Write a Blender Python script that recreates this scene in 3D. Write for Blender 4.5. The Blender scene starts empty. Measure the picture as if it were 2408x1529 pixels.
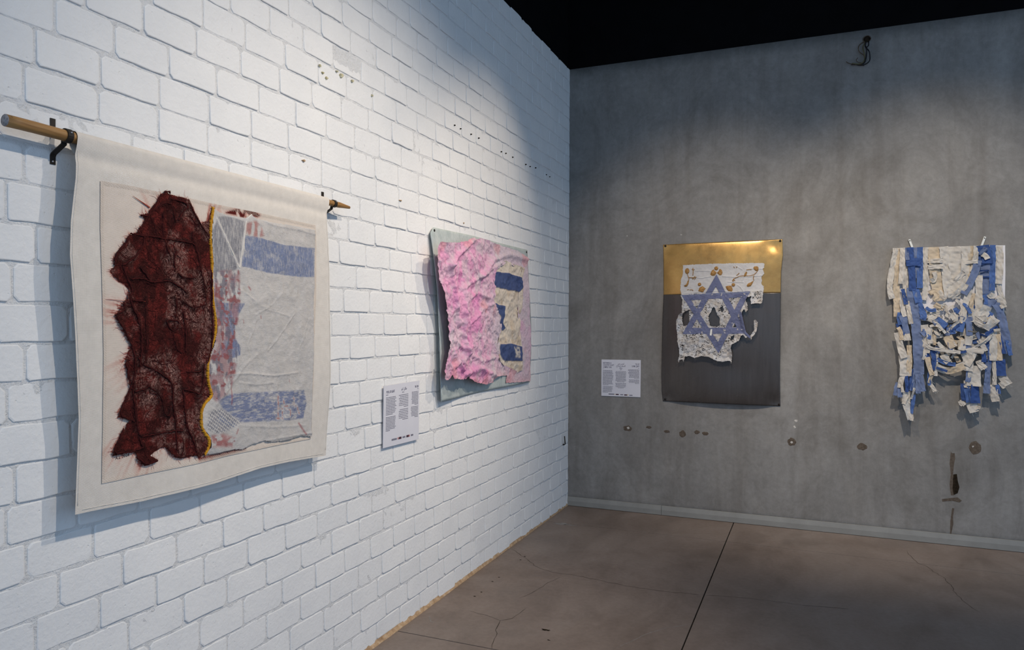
import bpy, math, random
import numpy as np
from mathutils import Vector, Matrix

# ------------------------------------------------------------------ camera, world, lights, exposure
# Room frame: the corner of the two walls is the origin. The brick wall lies in X = 0 and runs towards -Y
# (s = -Y), the plaster wall lies in Y = 0 and runs towards +X, z is up, the floor is z = 0.
SC = bpy.context.scene
COL = SC.collection
cam_data = bpy.data.cameras.new('camera')
cam = bpy.data.objects.new('camera', cam_data)
COL.objects.link(cam)
YAW, PITCH, ROLL = -0.391846, -0.000878, 0.004661
fwd = Vector((math.sin(YAW) * math.cos(PITCH), math.cos(YAW) * math.cos(PITCH), math.sin(PITCH)))
rgt = Vector((math.cos(YAW), -math.sin(YAW), 0))
up = rgt.cross(fwd)
r2 = math.cos(ROLL) * rgt + math.sin(ROLL) * up
u2 = -math.sin(ROLL) * rgt + math.cos(ROLL) * up
m = Matrix((r2, u2, -fwd)).transposed().to_4x4()
m.translation = Vector((1.88739, -5.80097, 1.5))
cam.matrix_world = m
cam_data.sensor_width = 36.0
cam_data.lens = 36.0 * 1720.55 / 2408.0
cam_data.clip_start = 0.05
SC.camera = cam

SC.view_settings.view_transform = 'Standard'
SC.view_settings.look = 'None'
SC.view_settings.exposure = 0.0
SC.view_settings.gamma = 1.0
SC.view_settings.use_curve_mapping = False

world = bpy.data.worlds.new('daylight')
SC.world = world
world.use_nodes = True
bg = world.node_tree.nodes['Background']
bg.inputs[0].default_value = (0.50, 0.71, 1.0, 1)
bg.inputs[1].default_value = 0.98


def spot(name, loc, target, watts, color, angle, blend, radius):
    d = bpy.data.lights.new(name, 'SPOT')
    d.energy = watts
    d.color = color
    d.spot_size = math.radians(angle)
    d.spot_blend = blend
    d.shadow_soft_size = radius
    o = bpy.data.objects.new(name, d)
    COL.objects.link(o)
    o.location = loc
    v = Vector(target) - Vector(loc)
    o.rotation_euler = v.to_track_quat('-Z', 'Y').to_euler()
    return o


WARM = (1.0, 0.84, 0.66)
WARM2 = (1.0, 0.87, 0.72)
# ceiling track lamps, above the frame
spot('track_spot_textile_a', (2.7, -4.30, 3.95), (0, -3.40, 1.15), 205, WARM2, 64, 1.0, 0.022)
spot('track_spot_textile_b', (2.7, -2.85, 3.95), (0, -3.00, 1.0), 265, WARM2, 72, 1.0, 0.022)
spot('track_spot_collage', (2.0, -1.35, 3.95), (0, -1.75, 1.85), 150, WARM, 50, 1.0, 0.025)
spot('track_spot_metal', (1.30, -2.6, 3.95), (1.20, 0, 1.20), 200, WARM, 62, 1.0, 0.025)
spot('track_spot_rag', (2.70, -2.6, 3.95), (2.65, 0, 1.35), 310, WARM2, 62, 1.0, 0.025)

# ------------------------------------------------------------------ helpers
rnd = random.Random(7)
RNG = np.random.RandomState(11)
LAT = RNG.rand(256, 256)
LAT2 = RNG.rand(256, 256)


def vnoise(x, y, seed=0):
    x = np.asarray(x, float) + seed * 17.31
    y = np.asarray(y, float) + seed * 9.77
    xi = np.floor(x).astype(int)
    yi = np.floor(y).astype(int)
    fx = x - xi
    fy = y - yi
    fx = fx * fx * (3 - 2 * fx)
    fy = fy * fy * (3 - 2 * fy)
    a = LAT[xi & 255, yi & 255]
    b = LAT[(xi + 1) & 255, yi & 255]
    c = LAT[xi & 255, (yi + 1) & 255]
    d = LAT[(xi + 1) & 255, (yi + 1) & 255]
    return (a * (1 - fx) + b * fx) * (1 - fy) + (c * (1 - fx) + d * fx) * fy


def fbm(x, y, seed=0, octv=4, gain=0.5):
    v = 0
    a = 1.0
    t = 0
    f = 1.0
    for k in range(octv):
        v = v + a * vnoise(np.asarray(x) * f, np.asarray(y) * f, seed + k * 3)
        t += a
        a *= gain
        f *= 2.03
    return v / t


def worley(x, y, seed=0):
    x = np.asarray(x, float) + seed * 13.1
    y = np.asarray(y, float) + seed * 7.3
    xi = np.floor(x).astype(int)
    yi = np.floor(y).astype(int)
    f1 = np.full(x.shape, 9.0)
    f2 = np.full(x.shape, 9.0)
    for dx in (-1, 0, 1):
        for dy in (-1, 0, 1):
            cx = xi + dx
            cy = yi + dy
            px = cx + LAT[cx & 255, cy & 255]
            py = cy + LAT2[cx & 255, cy & 255]
            d = np.hypot(px - x, py - y)
            f2 = np.where(d < f1, f1, np.minimum(f2, d))
            f1 = np.minimum(f1, d)
    return f1, f2


def crumple(x, y, freq, seed=0, octv=3, gain=0.5):
    """Crumpled-paper relief: ridged cells, smaller folds inside larger ones."""
    h = 0
    a = 1.0
    t = 0
    for k in range(octv):
        wx = x * freq + 0.6 * vnoise(x * freq * 0.7, y * freq * 0.7, seed + 40 + k)
        wy = y * freq + 0.6 * vnoise(x * freq * 0.7, y * freq * 0.7, seed + 60 + k)
        f1, f2 = worley(wx, wy, seed + k * 5)
        h = h + a * f1
        t += a
        a *= gain
        freq *= 2.1
    return h / t


def inside(px, py, poly):
    r = np.zeros(np.shape(px), bool)
    n = len(poly)
    for i in range(n):
        x1, y1 = poly[i]
        x2, y2 = poly[(i + 1) % n]
        if y1 == y2:
            continue
        c = ((y1 > py) != (y2 > py)) & (px < (x2 - x1) * (py - y1) / (y2 - y1) + x1)
        r ^= c
    return r


def dist_line(px, py, pts, closed=False):
    d = np.full(np.shape(px), 9.0)
    n = len(pts)
    for i in range(n if closed else n - 1):
        x1, y1 = pts[i]
        x2, y2 = pts[(i + 1) % n]
        vx, vy = x2 - x1, y2 - y1
        L = vx * vx + vy * vy + 1e-12
        t = np.clip(((px - x1) * vx + (py - y1) * vy) / L, 0, 1)
        d = np.minimum(d, np.hypot(px - x1 - t * vx, py - y1 - t * vy))
    return d


def sstep(a, b, x):
    t = np.clip((x - a) / (b - a), 0, 1)
    return t * t * (3 - 2 * t)


def mixc(c, col, mask):
    return c * (1 - mask[..., None]) + np.array(col) * mask[..., None]


def LWP(s, z, off):
    return (off, -s, z)


def BWP(x, z, off):
    return (x, -off, z)


def link(o, parent=None):
    COL.objects.link(o)
    if parent is not None:
        o.parent = parent
        if parent.type == 'EMPTY':
            o.matrix_parent_inverse = Matrix.Translation(-Vector(parent.location))
    return o


def mesh_obj(name, verts, faces, mat, parent=None, smooth=False, col=None):
    me = bpy.data.meshes.new(name)
    me.from_pydata([tuple(map(float, v)) for v in verts], [], faces)
    if smooth:
        me.polygons.foreach_set('use_smooth', [True] * len(me.polygons))
    if col is not None:
        at = me.color_attributes.new('Col', 'FLOAT_COLOR', 'POINT')
        c = np.ones((len(verts), 4))
        c[:, :3] = col
        at.data.foreach_set('color', c.ravel())
    me.materials.append(mat)
    me.update()
    return link(bpy.data.objects.new(name, me), parent)


def sheet(name, wall, S, Z, OFF, mat, parent=None, mask=None, col=None, thick=0.0):
    """A (possibly holed) relief sheet on a wall. S, Z, OFF are 2D arrays; mask is per cell."""
    ni, nj = S.shape
    if wall == 'L':
        V = np.stack([OFF, -S, Z], -1).reshape(-1, 3)
    else:
        V = np.stack([S, -OFF, Z], -1).reshape(-1, 3)
    idx = np.arange(ni * nj).reshape(ni, nj)
    a = idx[:-1, :-1]
    b = idx[1:, :-1]
    c = idx[1:, 1:]
    d = idx[:-1, 1:]
    F = np.stack([a, d, c, b], -1) if wall == 'L' else np.stack([a, b, c, d], -1)
    F = F.reshape(-1, 4)
    if mask is not None:
        F = F[mask.reshape(-1)]
    used = np.unique(F)
    re = np.full(ni * nj, -1)
    re[used] = np.arange(len(used))
    F = re[F]
    V = V[used]
    C = None if col is None else col.reshape(-1, 3)[used]
    me = bpy.data.meshes.new(name)
    me.vertices.add(len(V))
    me.vertices.foreach_set('co', V.astype(np.float32).ravel())
    me.loops.add(F.size)
    me.loops.foreach_set('vertex_index', F.astype(np.int32).ravel())
    me.polygons.add(len(F))
    me.polygons.foreach_set('loop_start', np.arange(0, F.size, 4, dtype=np.int32))
    me.polygons.foreach_set('use_smooth', np.ones(len(F), bool))
    if C is not None:
        at = me.color_attributes.new('Col', 'FLOAT_COLOR', 'POINT')
        cc = np.ones((len(V), 4), np.float32)
        cc[:, :3] = C
        at.data.foreach_set('color', cc.ravel())
    me.materials.append(mat)
    me.update(calc_edges=True)
    me.validate()
    o = link(bpy.data.objects.new(name, me), parent)
    if thick:
        md = o.modifiers.new('thickness', 'SOLIDIFY')
        md.thickness = thick
        md.offset = -1
    return o


def grid(s0, s1, z0, z1, step):
    n = max(2, int(round(abs(s1 - s0) / step)) + 1)
    k = max(2, int(round(abs(z1 - z0) / step)) + 1)
    return np.meshgrid(np.linspace(s0, s1, n), np.linspace(z0, z1, k), indexing='ij')


def cells(M):
    """vertex mask -> cell mask"""
    return M[:-1, :-1] & M[1:, :-1] & M[1:, 1:] & M[:-1, 1:]


def box_data(x0, x1, y0, y1, z0, z1):
    v = [(x0, y0, z0), (x1, y0, z0), (x1, y1, z0), (x0, y1, z0), (x0, y0, z1), (x1, y0, z1), (x1, y1, z1), (x0, y1, z1)]
    f = [(3, 2, 1, 0), (4, 5, 6, 7), (0, 1, 5, 4), (1, 2, 6, 5), (2, 3, 7, 6), (3, 0, 4, 7)]
    return v, f


def box(name, b, mat, parent=None):
    v, f = box_data(*b)
    return mesh_obj(name, v, f, mat, parent)


def tube_data(pts, radii, n=8):
    pts = [Vector(p) for p in pts]
    V, F = [], []
    k = len(pts)
    ref = None
    for i, p in enumerate(pts):
        t = (pts[min(i + 1, k - 1)] - pts[max(i - 1, 0)])
        if t.length < 1e-9:
            t = Vector((0, 0, 1))
        t.normalize()
        if ref is None:
            ref = t.orthogonal().normalized()
        ref = (ref - t * ref.dot(t))
        if ref.length < 1e-6:
            ref = t.orthogonal()
        ref.normalize()
        bi = t.cross(ref)
        r = radii[i] if hasattr(radii, '__len__') else radii
        for j in range(n):
            a = 2 * math.pi * j / n
            V.append(p + (ref * math.cos(a) + bi * math.sin(a)) * r)
    for i in range(k - 1):
        for j in range(n):
            F.append((i * n + j, i * n + (j + 1) % n, (i + 1) * n + (j + 1) % n, (i + 1) * n + j))
    F.append(tuple(range(n - 1, -1, -1)))
    F.append(tuple((k - 1) * n + j for j in range(n)))
    return V, F


def tube(name, pts, radii, mat, parent=None, n=8):
    V, F = tube_data(pts, radii, n)
    return mesh_obj(name, V, F, mat, parent, smooth=True)


def join_data(list_vf):
    V, F = [], []
    for v, f in list_vf:
        o = len(V)
        V += list(v)
        F += [tuple(i + o for i in q) for q in f]
    return V, F


def resample(pts, step):
    P = [np.array(p, float) for p in pts]
    out = [P[0]]
    for a, b in zip(P[:-1], P[1:]):
        L = np.linalg.norm(b - a)
        n = max(1, int(round(L / step)))
        for k in range(1, n + 1):
            out.append(a + (b - a) * k / n)
    return np.array(out)


def smooth_path(pts, step, it=2):
    P = [np.array(p, float) for p in pts]
    for _ in range(it):
        Q = [P[0]]
        for a, b in zip(P[:-1], P[1:]):
            Q += [a * 0.75 + b * 0.25, a * 0.25 + b * 0.75]
        Q.append(P[-1])
        P = Q
    return resample(P, step)


def thing(name, label, cat, loc, group=None):
    o = bpy.data.objects.new(name, None)
    COL.objects.link(o)
    o.empty_display_size = 0.05
    o.location = loc
    tag(o, label, cat, group)
    return o


def tag(o, label, cat, group=None):
    o['label'] = label
    o['category'] = cat
    if group:
        o['group'] = group
    return o


def struct(o):
    o['kind'] = 'structure'
    return o


# ------------------------------------------------------------------ materials
class NT:
    def __init__(self, name):
        self.m = bpy.data.materials.new(name)
        self.m.use_nodes = True
        self.t = self.m.node_tree
        self.b = self.t.nodes['Principled BSDF']
        tc = self.t.nodes.new('ShaderNodeTexCoord')
        self.co = tc.outputs['Object']

    def set(self, key, v):
        s = self.b.inputs[key]
        if hasattr(v, 'links') or hasattr(v, 'is_linked'):
            self.t.links.new(v, s)
        else:
            s.default_value = (*v, 1) if isinstance(v, tuple) and len(v) == 3 else v
        return self

    def noise(self, scale, detail=4, rough=0.55, dist=0.0, sx=1, sy=1, sz=1, rot=(0, 0, 0)):
        mp = self.t.nodes.new('ShaderNodeMapping')
        mp.inputs['Scale'].default_value = (sx, sy, sz)
        mp.inputs['Rotation'].default_value = rot
        self.t.links.new(self.co, mp.inputs[0])
        n = self.t.nodes.new('ShaderNodeTexNoise')
        n.inputs['Scale'].default_value = scale
        n.inputs['Detail'].default_value = detail
        n.inputs['Roughness'].default_value = rough
        n.inputs['Distortion'].default_value = dist
        self.t.links.new(mp.outputs[0], n.inputs['Vector'])
        return n.outputs['Fac']

    def wave(self, scale, axis='X', dist=0.0):
        n = self.t.nodes.new('ShaderNodeTexWave')
        n.bands_direction = axis
        n.inputs['Scale'].default_value = scale
        n.inputs['Distortion'].default_value = dist
        n.inputs['Detail'].default_value = 2
        n.inputs['Detail Scale'].default_value = 2.0
        self.t.links.new(self.co, n.inputs['Vector'])
        return n.outputs['Fac']

    def vor(self, scale, feature='F1', sx=1, sy=1, sz=1):
        mp = self.t.nodes.new('ShaderNodeMapping')
        mp.inputs['Scale'].default_value = (sx, sy, sz)
        self.t.links.new(self.co, mp.inputs[0])
        n = self.t.nodes.new('ShaderNodeTexVoronoi')
        n.feature = feature
        n.inputs['Scale'].default_value = scale
        self.t.links.new(mp.outputs[0], n.inputs['Vector'])
        return n.outputs['Distance']

    def ramp(self, fac, stops):
        r = self.t.nodes.new('ShaderNodeValToRGB')
        el = r.color_ramp.elements
        while len(el) < len(stops):
            el.new(0.5)
        for e, (p, c) in zip(el, stops):
            e.position = p
            e.color = (*c, 1) if hasattr(c, '__len__') else (c, c, c, 1)
        self.t.links.new(fac, r.inputs[0])
        return r.outputs[0]

    def mix(self, a, b, fac, mode='MIX'):
        n = self.t.nodes.new('ShaderNodeMix')
        n.data_type = 'RGBA'
        n.blend_type = mode
        for s, v in ((n.inputs[6], a), (n.inputs[7], b)):
            if hasattr(v, 'is_linked'):
                self.t.links.new(v, s)
            else:
                s.default_value = (*v, 1)
        if hasattr(fac, 'is_linked'):
            self.t.links.new(fac, n.inputs[0])
        else:
            n.inputs[0].default_value = fac
        return n.outputs[2]

    def math(self, op, a, b=0.0):
        n = self.t.nodes.new('ShaderNodeMath')
        n.operation = op
        for s, v in ((n.inputs[0], a), (n.inputs[1], b)):
            if hasattr(v, 'is_linked'):
                self.t.links.new(v, s)
            else:
                s.default_value = v
        return n.outputs[0]

    def attr(self, name='Col'):
        n = self.t.nodes.new('ShaderNodeAttribute')
        n.attribute_name = name
        return n.outputs['Color']

    def bump(self, hs, strength=1.0):
        """hs: list of (height socket, distance in metres)"""
        prev = None
        for h, d in hs:
            n = self.t.nodes.new('ShaderNodeBump')
            n.inputs['Strength'].default_value = strength
            n.inputs['Distance'].default_value = d
            self.t.links.new(h, n.inputs['Height'])
            if prev is not None:
                self.t.links.new(prev, n.inputs['Normal'])
            prev = n.outputs[0]
        self.t.links.new(prev, self.b.inputs['Normal'])
        return self

    def rough(self, v, spec=0.3):
        self.b.inputs['Roughness'].default_value = v
        self.b.inputs['Specular IOR Level'].default_value = spec
        return self


def plain(name, c, r=0.6, spec=0.3, metal=0.0):
    n = NT(name)
    n.set('Base Color', c).rough(r, spec)
    n.b.inputs['Metallic'].default_value = metal
    return n.m


n = NT('white_painted_brick')
n.set('Base Color', n.ramp(n.noise(5, 5, 0.6), [(0.3, (0.76, 0.765, 0.77)), (0.7, (0.82, 0.82, 0.815))])).rough(0.75, 0.25)
n.bump([(n.noise(9, 3), 0.003), (n.noise(70, 5, 0.6), 0.0022), (n.ramp(n.vor(30), [(0.0, 0.0), (0.10, 1.0)]), 0.0012)])
M_BRICK = n.m
n = NT('white_painted_mortar')
n.set('Base Color', n.ramp(n.noise(14, 5, 0.6), [(0.3, (0.72, 0.725, 0.73)), (0.7, (0.80, 0.80, 0.80))])).rough(0.8, 0.2)
n.bump([(n.noise(45, 6, 0.7), 0.008), (n.noise(160, 4), 0.002)])
M_MORTAR = n.m

n = NT('grey_trowelled_plaster')
big = n.noise(0.9, 6, 0.62, 1.6)
arc = n.noise(2.0, 7, 0.68, 2.6, 1.0, 1, 0.75, (0, 0.5, 0))
ver = n.noise(3.2, 5, 0.6, 0.5, 2.4, 1, 0.22)
fine = n.noise(26, 6, 0.7, 0.4)
c1 = n.ramp(big, [(0.30, (0.190, 0.184, 0.176)), (0.70, (0.268, 0.262, 0.253))])
c2 = n.ramp(arc, [(0.30, (0.82, 0.81, 0.79)), (0.5, (1, 1, 1)), (0.72, (1.14, 1.135, 1.12))])
c3 = n.ramp(ver, [(0.32, (0.87, 0.855, 0.84)), (0.5, (1, 1, 1)), (0.70, (1.06, 1.07, 1.085))])
c4 = n.ramp(fine, [(0.3, (0.88, 0.87, 0.86)), (0.7, (1.11, 1.11, 1.10))])
n.set('Base Color', n.mix(n.mix(n.mix(c1, c2, 1, 'MULTIPLY'), c3, 1, 'MULTIPLY'), c4, 1, 'MULTIPLY')).rough(0.62, 0.3)
n.bump([(arc, 0.002), (fine, 0.0012)])
M_PLASTER = n.m

n = NT('polished_concrete_floor')
a = n.noise(0.8, 6, 0.65, 1.2)
b = n.noise(2.6, 6, 0.65, 0.8, 1, 0.55, 1)
f = n.noise(38, 5, 0.7)
c1 = n.ramp(a, [(0.28, (0.165, 0.126, 0.104)), (0.5, (0.225, 0.182, 0.158)), (0.72, (0.255, 0.215, 0.192))])
c2 = n.ramp(b, [(0.3, (0.72, 0.70, 0.68)), (0.55, (1, 1, 1)), (0.75, (1.12, 1.13, 1.14))])
c3 = n.ramp(f, [(0.3, (0.90, 0.89, 0.88)), (0.7, (1.08, 1.08, 1.08))])
n.set('Base Color', n.mix(n.mix(c1, c2, 1, 'MULTIPLY'), c3, 1, 'MULTIPLY'))
n.set('Roughness', n.ramp(b, [(0.3, 0.42), (0.7, 0.60)]))
n.b.inputs['Specular IOR Level'].default_value = 0.28
n.bump([(f, 0.0004), (b, 0.002)])
M_FLOOR = n.m

n = NT('matt_black_paint')
n.set('Base Color', n.ramp(n.noise(6, 3), [(0.3, (0.0035, 0.0035, 0.004)), (0.7, (0.005, 0.005, 0.006))])).rough(0.9, 0.05)
M_BLACK = n.m
n = NT('grey_skirting_tile')
n.set('Base Color', n.ramp(n.noise(8, 5, 0.6), [(0.3, (0.235, 0.235, 0.222)), (0.7, (0.285, 0.285, 0.27))])).rough(0.45, 0.35)
n.bump([(n.noise(70, 4), 0.0006)])
M_SKIRT = n.m
n = NT('joint_dark')
n.set('Base Color', n.ramp(n.noise(30, 3), [(0.3, (0.012, 0.011, 0.010)), (0.7, (0.03, 0.027, 0.024))])).rough(0.9, 0.1)
M_GAP = n.m
n = NT('raw_brown_mortar')
n.set('Base Color', n.ramp(n.noise(28, 5, 0.7), [(0.3, (0.30, 0.19, 0.11)), (0.55, (0.52, 0.36, 0.22)), (0.75, (0.62, 0.52, 0.40))])).rough(0.9, 0.1)
n.bump([(n.noise(90, 5), 0.003)])
M_RAWM = n.m
n = NT('brown_plaster_scar')
n.set('Base Color', n.ramp(n.noise(60, 5, 0.7), [(0.3, (0.075, 0.058, 0.045)), (0.7, (0.155, 0.125, 0.10))])).rough(0.85, 0.1)
n.bump([(n.noise(160, 4), 0.002)])
M_SCAR = n.m
n = NT('pale_plaster_chip')
n.set('Base Color', n.ramp(n.noise(60, 4), [(0.3, (0.42, 0.40, 0.37)), (0.7, (0.60, 0.58, 0.55))])).rough(0.85, 0.1)
M_CHIP = n.m
n = NT('yellow_paint_chip')
n.set('Base Color', n.ramp(n.noise(60, 4), [(0.3, (0.44, 0.38, 0.20)), (0.7, (0.66, 0.62, 0.46))])).rough(0.85, 0.1)
M_YCHIP = n.m
n = NT('hole_dark')
n.set('Base Color', n.ramp(n.noise(60, 4), [(0.3, (0.01, 0.008, 0.006)), (0.7, (0.035, 0.025, 0.016))])).rough(0.9, 0.05)
M_HOLE = n.m
n = NT('crack_dark')  # dark brown tone of the thin floor crack ribbons
n.set('Base Color', n.ramp(n.noise(20, 4), [(0.3, (0.050, 0.042, 0.036)), (0.7, (0.085, 0.072, 0.062))])).rough(0.9, 0.05)
M_CRACK = n.m
n = NT('pale_scuff')
n.set('Base Color', n.ramp(n.noise(30, 5, 0.7), [(0.3, (0.19, 0.17, 0.16)), (0.7, (0.33, 0.32, 0.31))])).rough(0.8, 0.1)
M_SCUFF = n.m


def weave(name, base=None, freq=420.0, amp=0.00035, rough_v=0.85, var=0.06):
    """cloth: colour (given, or the 'Col' attribute) with thread relief"""
    n = NT(name)
    c = n.attr() if base is None else base
    k = n.ramp(n.noise(30, 5, 0.65), [(0.3, (1 - var,) * 3), (0.7, (1 + var,) * 3)])
    n.set('Base Color', n.mix(c, k, 1, 'MULTIPLY')).rough(rough_v, 0.15)
    w1 = n.wave(freq / 6.28, 'Z', 1.0)
    w2 = n.wave(freq / 6.28, 'Y' if 'wall_l' in name else 'X', 1.0)
    n.bump([(n.noise(12, 4), 0.003), (n.math('ADD', w1, w2), amp)])
    return n.m


M_CANVAS = weave('unbleached_canvas_wall_l', (0.70, 0.655, 0.60), 900, 0.00025)
M_CLOTHL = weave('stained_cloth_wall_l', None, 900, 0.0003, 0.85, 0.05)
M_CLOTHB = weave('torn_cloth_back', None, 900, 0.0004, 0.85, 0.07)
n = NT('gauze_net_wall_l')
c = n.attr()
t1 = n.wave(620 / 6.28, 'Z', 2.4)
t2 = n.wave(620 / 6.28, 'Y', 2.4)
thr = n.ramp(n.math('MAXIMUM', t1, t2), [(0.72, 0.0), (0.95, 1.0)])
white_thread = n.mix(c, (0.74, 0.72, 0.70), n.math('MULTIPLY', thr, 0.26))
n.set('Base Color', white_thread).rough(0.9, 0.1)
n.bump([(n.noise(55, 6, 0.7, 1.0), 0.0035), (thr, 0.0008)])
M_GAUZE = n.m
n = NT('felted_red_wool')
c = n.attr()
fib = n.noise(120, 6, 0.75, 2.2, 1, 0.55, 1.5, (0.5, 0, 0))
fib2 = n.noise(150, 5, 0.7, 2.6, 1, 1.6, 0.5, (-0.4, 0, 0))
spk = n.ramp(n.math('MULTIPLY', fib, fib2), [(0.20, (0.45, 0.42, 0.42)), (0.28, (1.0, 1.0, 1.0)), (0.36, (2.2, 2.6, 2.5))])
n.set('Base Color', n.mix(c, spk, 1, 'MULTIPLY')).rough(0.9, 0.15)
n.bump([(fib, 0.003), (fib2, 0.003)])
M_WOOL = n.m
n = NT('dark_red_cord')
n.set('Base Color', n.ramp(n.noise(90, 5, 0.7, 1), [(0.3, (0.022, 0.006, 0.007)), (0.7, (0.085, 0.014, 0.013))])).rough(0.9, 0.1)
n.bump([(n.noise(200, 5, 0.7), 0.003)])
M_CORD = n.m
n = NT('red_fibre')
n.set('Base Color', n.ramp(n.noise(60, 3), [(0.3, (0.22, 0.035, 0.025)), (0.7, (0.42, 0.10, 0.07))])).rough(0.9, 0.1)
M_FIBRE = n.m
n = NT('yellow_yarn')
n.set('Base Color', n.ramp(n.noise(120, 3), [(0.3, (0.50, 0.22, 0.02)), (0.7, (0.78, 0.42, 0.04))])).rough(0.9, 0.15)
M_YARN = n.m
n = NT('aged_wood_rod')
g = n.noise(26, 5, 0.7, 0.6, 3, 0.14, 3)
n.set('Base Color', n.mix(n.ramp(g, [(0.3, (0.22, 0.11, 0.035)), (0.6, (0.40, 0.22, 0.08)), (0.75, (0.48, 0.28, 0.11))]),
                          (0.05, 0.025, 0.012), n.ramp(n.noise(30, 4, 0.7), [(0.62, 0.0), (0.70, 1.0)]))).rough(0.5, 0.35)
n.bump([(g, 0.0012)])
M_ROD = n.m
n = NT('rod_end_grain')
n.set('Base Color', n.ramp(n.vor(120), [(0.1, (0.16, 0.15, 0.16)), (0.6, (0.30, 0.29, 0.30))])).rough(0.8)
M_RODEND = n.m
n = NT('black_iron')
n.set('Base Color', n.ramp(n.noise(40, 4), [(0.3, (0.010, 0.009, 0.008)), (0.7, (0.030, 0.022, 0.016))])).rough(0.55, 0.3)
M_IRON = n.m
M_STEEL = plain('steel_screw', (0.45, 0.45, 0.46), 0.35, 0.5, 0.8)
n = NT('mottled_green_board')
a = n.noise(5, 6, 0.68, 1.2)
b = n.noise(70, 5, 0.7, 0.8, 1, 1.8, 0.6)
n.set('Base Color', n.mix(n.ramp(a, [(0.3, (0.36, 0.42, 0.415)), (0.55, (0.48, 0.53, 0.52)), (0.72, (0.56, 0.585, 0.57))]),
                          n.ramp(b, [(0.3, (0.84, 0.86, 0.86)), (0.7, (1.12, 1.12, 1.12))]), 1, 'MULTIPLY')).rough(0.55, 0.3)
n.bump([(b, 0.0008)])
M_BOARD = n.m
n = NT('crumpled_tissue')
n.set('Base Color', n.mix(n.attr(), n.ramp(n.noise(55, 6, 0.7), [(0.3, (0.88, 0.86, 0.88)), (0.7, (1.08, 1.08, 1.08))]), 1, 'MULTIPLY')).rough(0.7, 0.25)
n.bump([(n.noise(45, 6, 0.7, 1.2), 0.006), (n.noise(170, 4), 0.001)])
M_TISSUE = n.m
n = NT('gold_metal_sheet')
a = n.noise(4, 6, 0.68, 0.6)
n.set('Base Color', n.ramp(a, [(0.3, (0.33, 0.185, 0.055)), (0.6, (0.47, 0.29, 0.095)), (0.75, (0.52, 0.33, 0.12))]))
n.b.inputs['Metallic'].default_value = 0.55
n.set('Roughness', n.ramp(n.noise(12, 4), [(0.3, 0.22), (0.7, 0.34)]))
n.bump([(n.noise(160, 3, 0.6, 0, 1, 1, 0.03), 0.00012)])
M_GOLD = n.m
n = NT('dark_grey_metal_sheet')
a = n.noise(60, 5, 0.6, 0, 1, 1, 0.05)
n.set('Base Color', n.ramp(a, [(0.3, (0.058, 0.051, 0.048)), (0.7, (0.075, 0.067, 0.064))]))
n.b.inputs['Metallic'].default_value = 0.25
n.set('Roughness', n.ramp(n.noise(10, 4), [(0.3, 0.22), (0.7, 0.32)]))
M_DARK = n.m
n = NT('gold_sequin')
n.set('Base Color', n.ramp(n.noise(160, 4, 0.7), [(0.3, (0.20, 0.085, 0.015)), (0.55, (0.36, 0.19, 0.05)), (0.75, (0.75, 0.50, 0.22))])).rough(0.4, 0.4)
n.bump([(n.vor(260), 0.002)])
M_SEQ = n.m
n = NT('white_card')
n.set('Base Color', n.ramp(n.noise(9, 2), [(0.3, (0.66, 0.66, 0.72)), (0.7, (0.69, 0.69, 0.745))])).rough(0.6, 0.25)
M_CARD = n.m
M_INK = plain('dark_blue_ink', (0.085, 0.085, 0.16), 0.7, 0.2)
M_INK2 = plain('grey_text_ink', (0.20, 0.20, 0.25), 0.7, 0.2)
M_LOGO = plain('dark_logo_print', (0.07, 0.035, 0.05), 0.6, 0.2)
M_LOGOR = plain('red_logo_print', (0.45, 0.10, 0.09), 0.6, 0.2)
M_LOGOY = plain('yellow_logo_print', (0.62, 0.48, 0.18), 0.6, 0.2)
n = NT('white_plastic_peg')
n.set('Base Color', n.ramp(n.noise(20, 2), [(0.3, (0.66, 0.68, 0.65)), (0.7, (0.74, 0.75, 0.72))])).rough(0.45, 0.35)
M_PEG = n.m
n = NT('white_backing_sheet')
n.set('Base Color', n.ramp(n.noise(9, 3), [(0.3, (0.72, 0.70, 0.72)), (0.7, (0.78, 0.76, 0.78))])).rough(0.6, 0.25)
M_BACKING = n.m
M_WIREK = plain('black_cable', (0.012, 0.012, 0.016), 0.5, 0.3)
M_WIREB = plain('brown_cable', (0.10, 0.065, 0.035), 0.5, 0.3)
M_WIREG = plain('olive_cable', (0.13, 0.12, 0.06), 0.5, 0.3)

# ------------------------------------------------------------------ structure
WALL_H = 3.62
# brick wall: mortar bed (relief grid) with a solid body behind, bricks as parts
S, Z = grid(0.0, 6.6, 0.0, WALL_H, 0.016)
OFF = -0.0008 + 0.0050 * (fbm(S * 55, Z * 55, 3, 3) - 0.5) + 0.004 * (fbm(S * 9, Z * 9, 5, 3) - 0.5)
OFF[:, -1] = -0.06
wall_left = struct(sheet('wall_left', 'L', S, Z, OFF, M_MORTAR))

COURSES = 35
CH = 0.1033
ANCH = {15: [3.148, 2.947, 2.747, 2.529, .768, .62, .429, .235, .034], 14: [3.231, 3.029, 2.826, 2.618, 2.41],
        13: [3.101, 2.902, 2.689, 2.484], 12: [3.176, 2.964, 2.758, 2.536], 16: [3.053, 2.853, 2.642, 2.406, .719, .522, .334, .122],
        21: [4.509, 4.32, 4.116], 22: [4.455, 4.275, 4.081], 8: [4.527, 4.336, 4.146, 3.946], 7: [4.437, 4.24, 4.042],
        6: [4.501, 4.314, 4.12, 3.928]}


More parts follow.
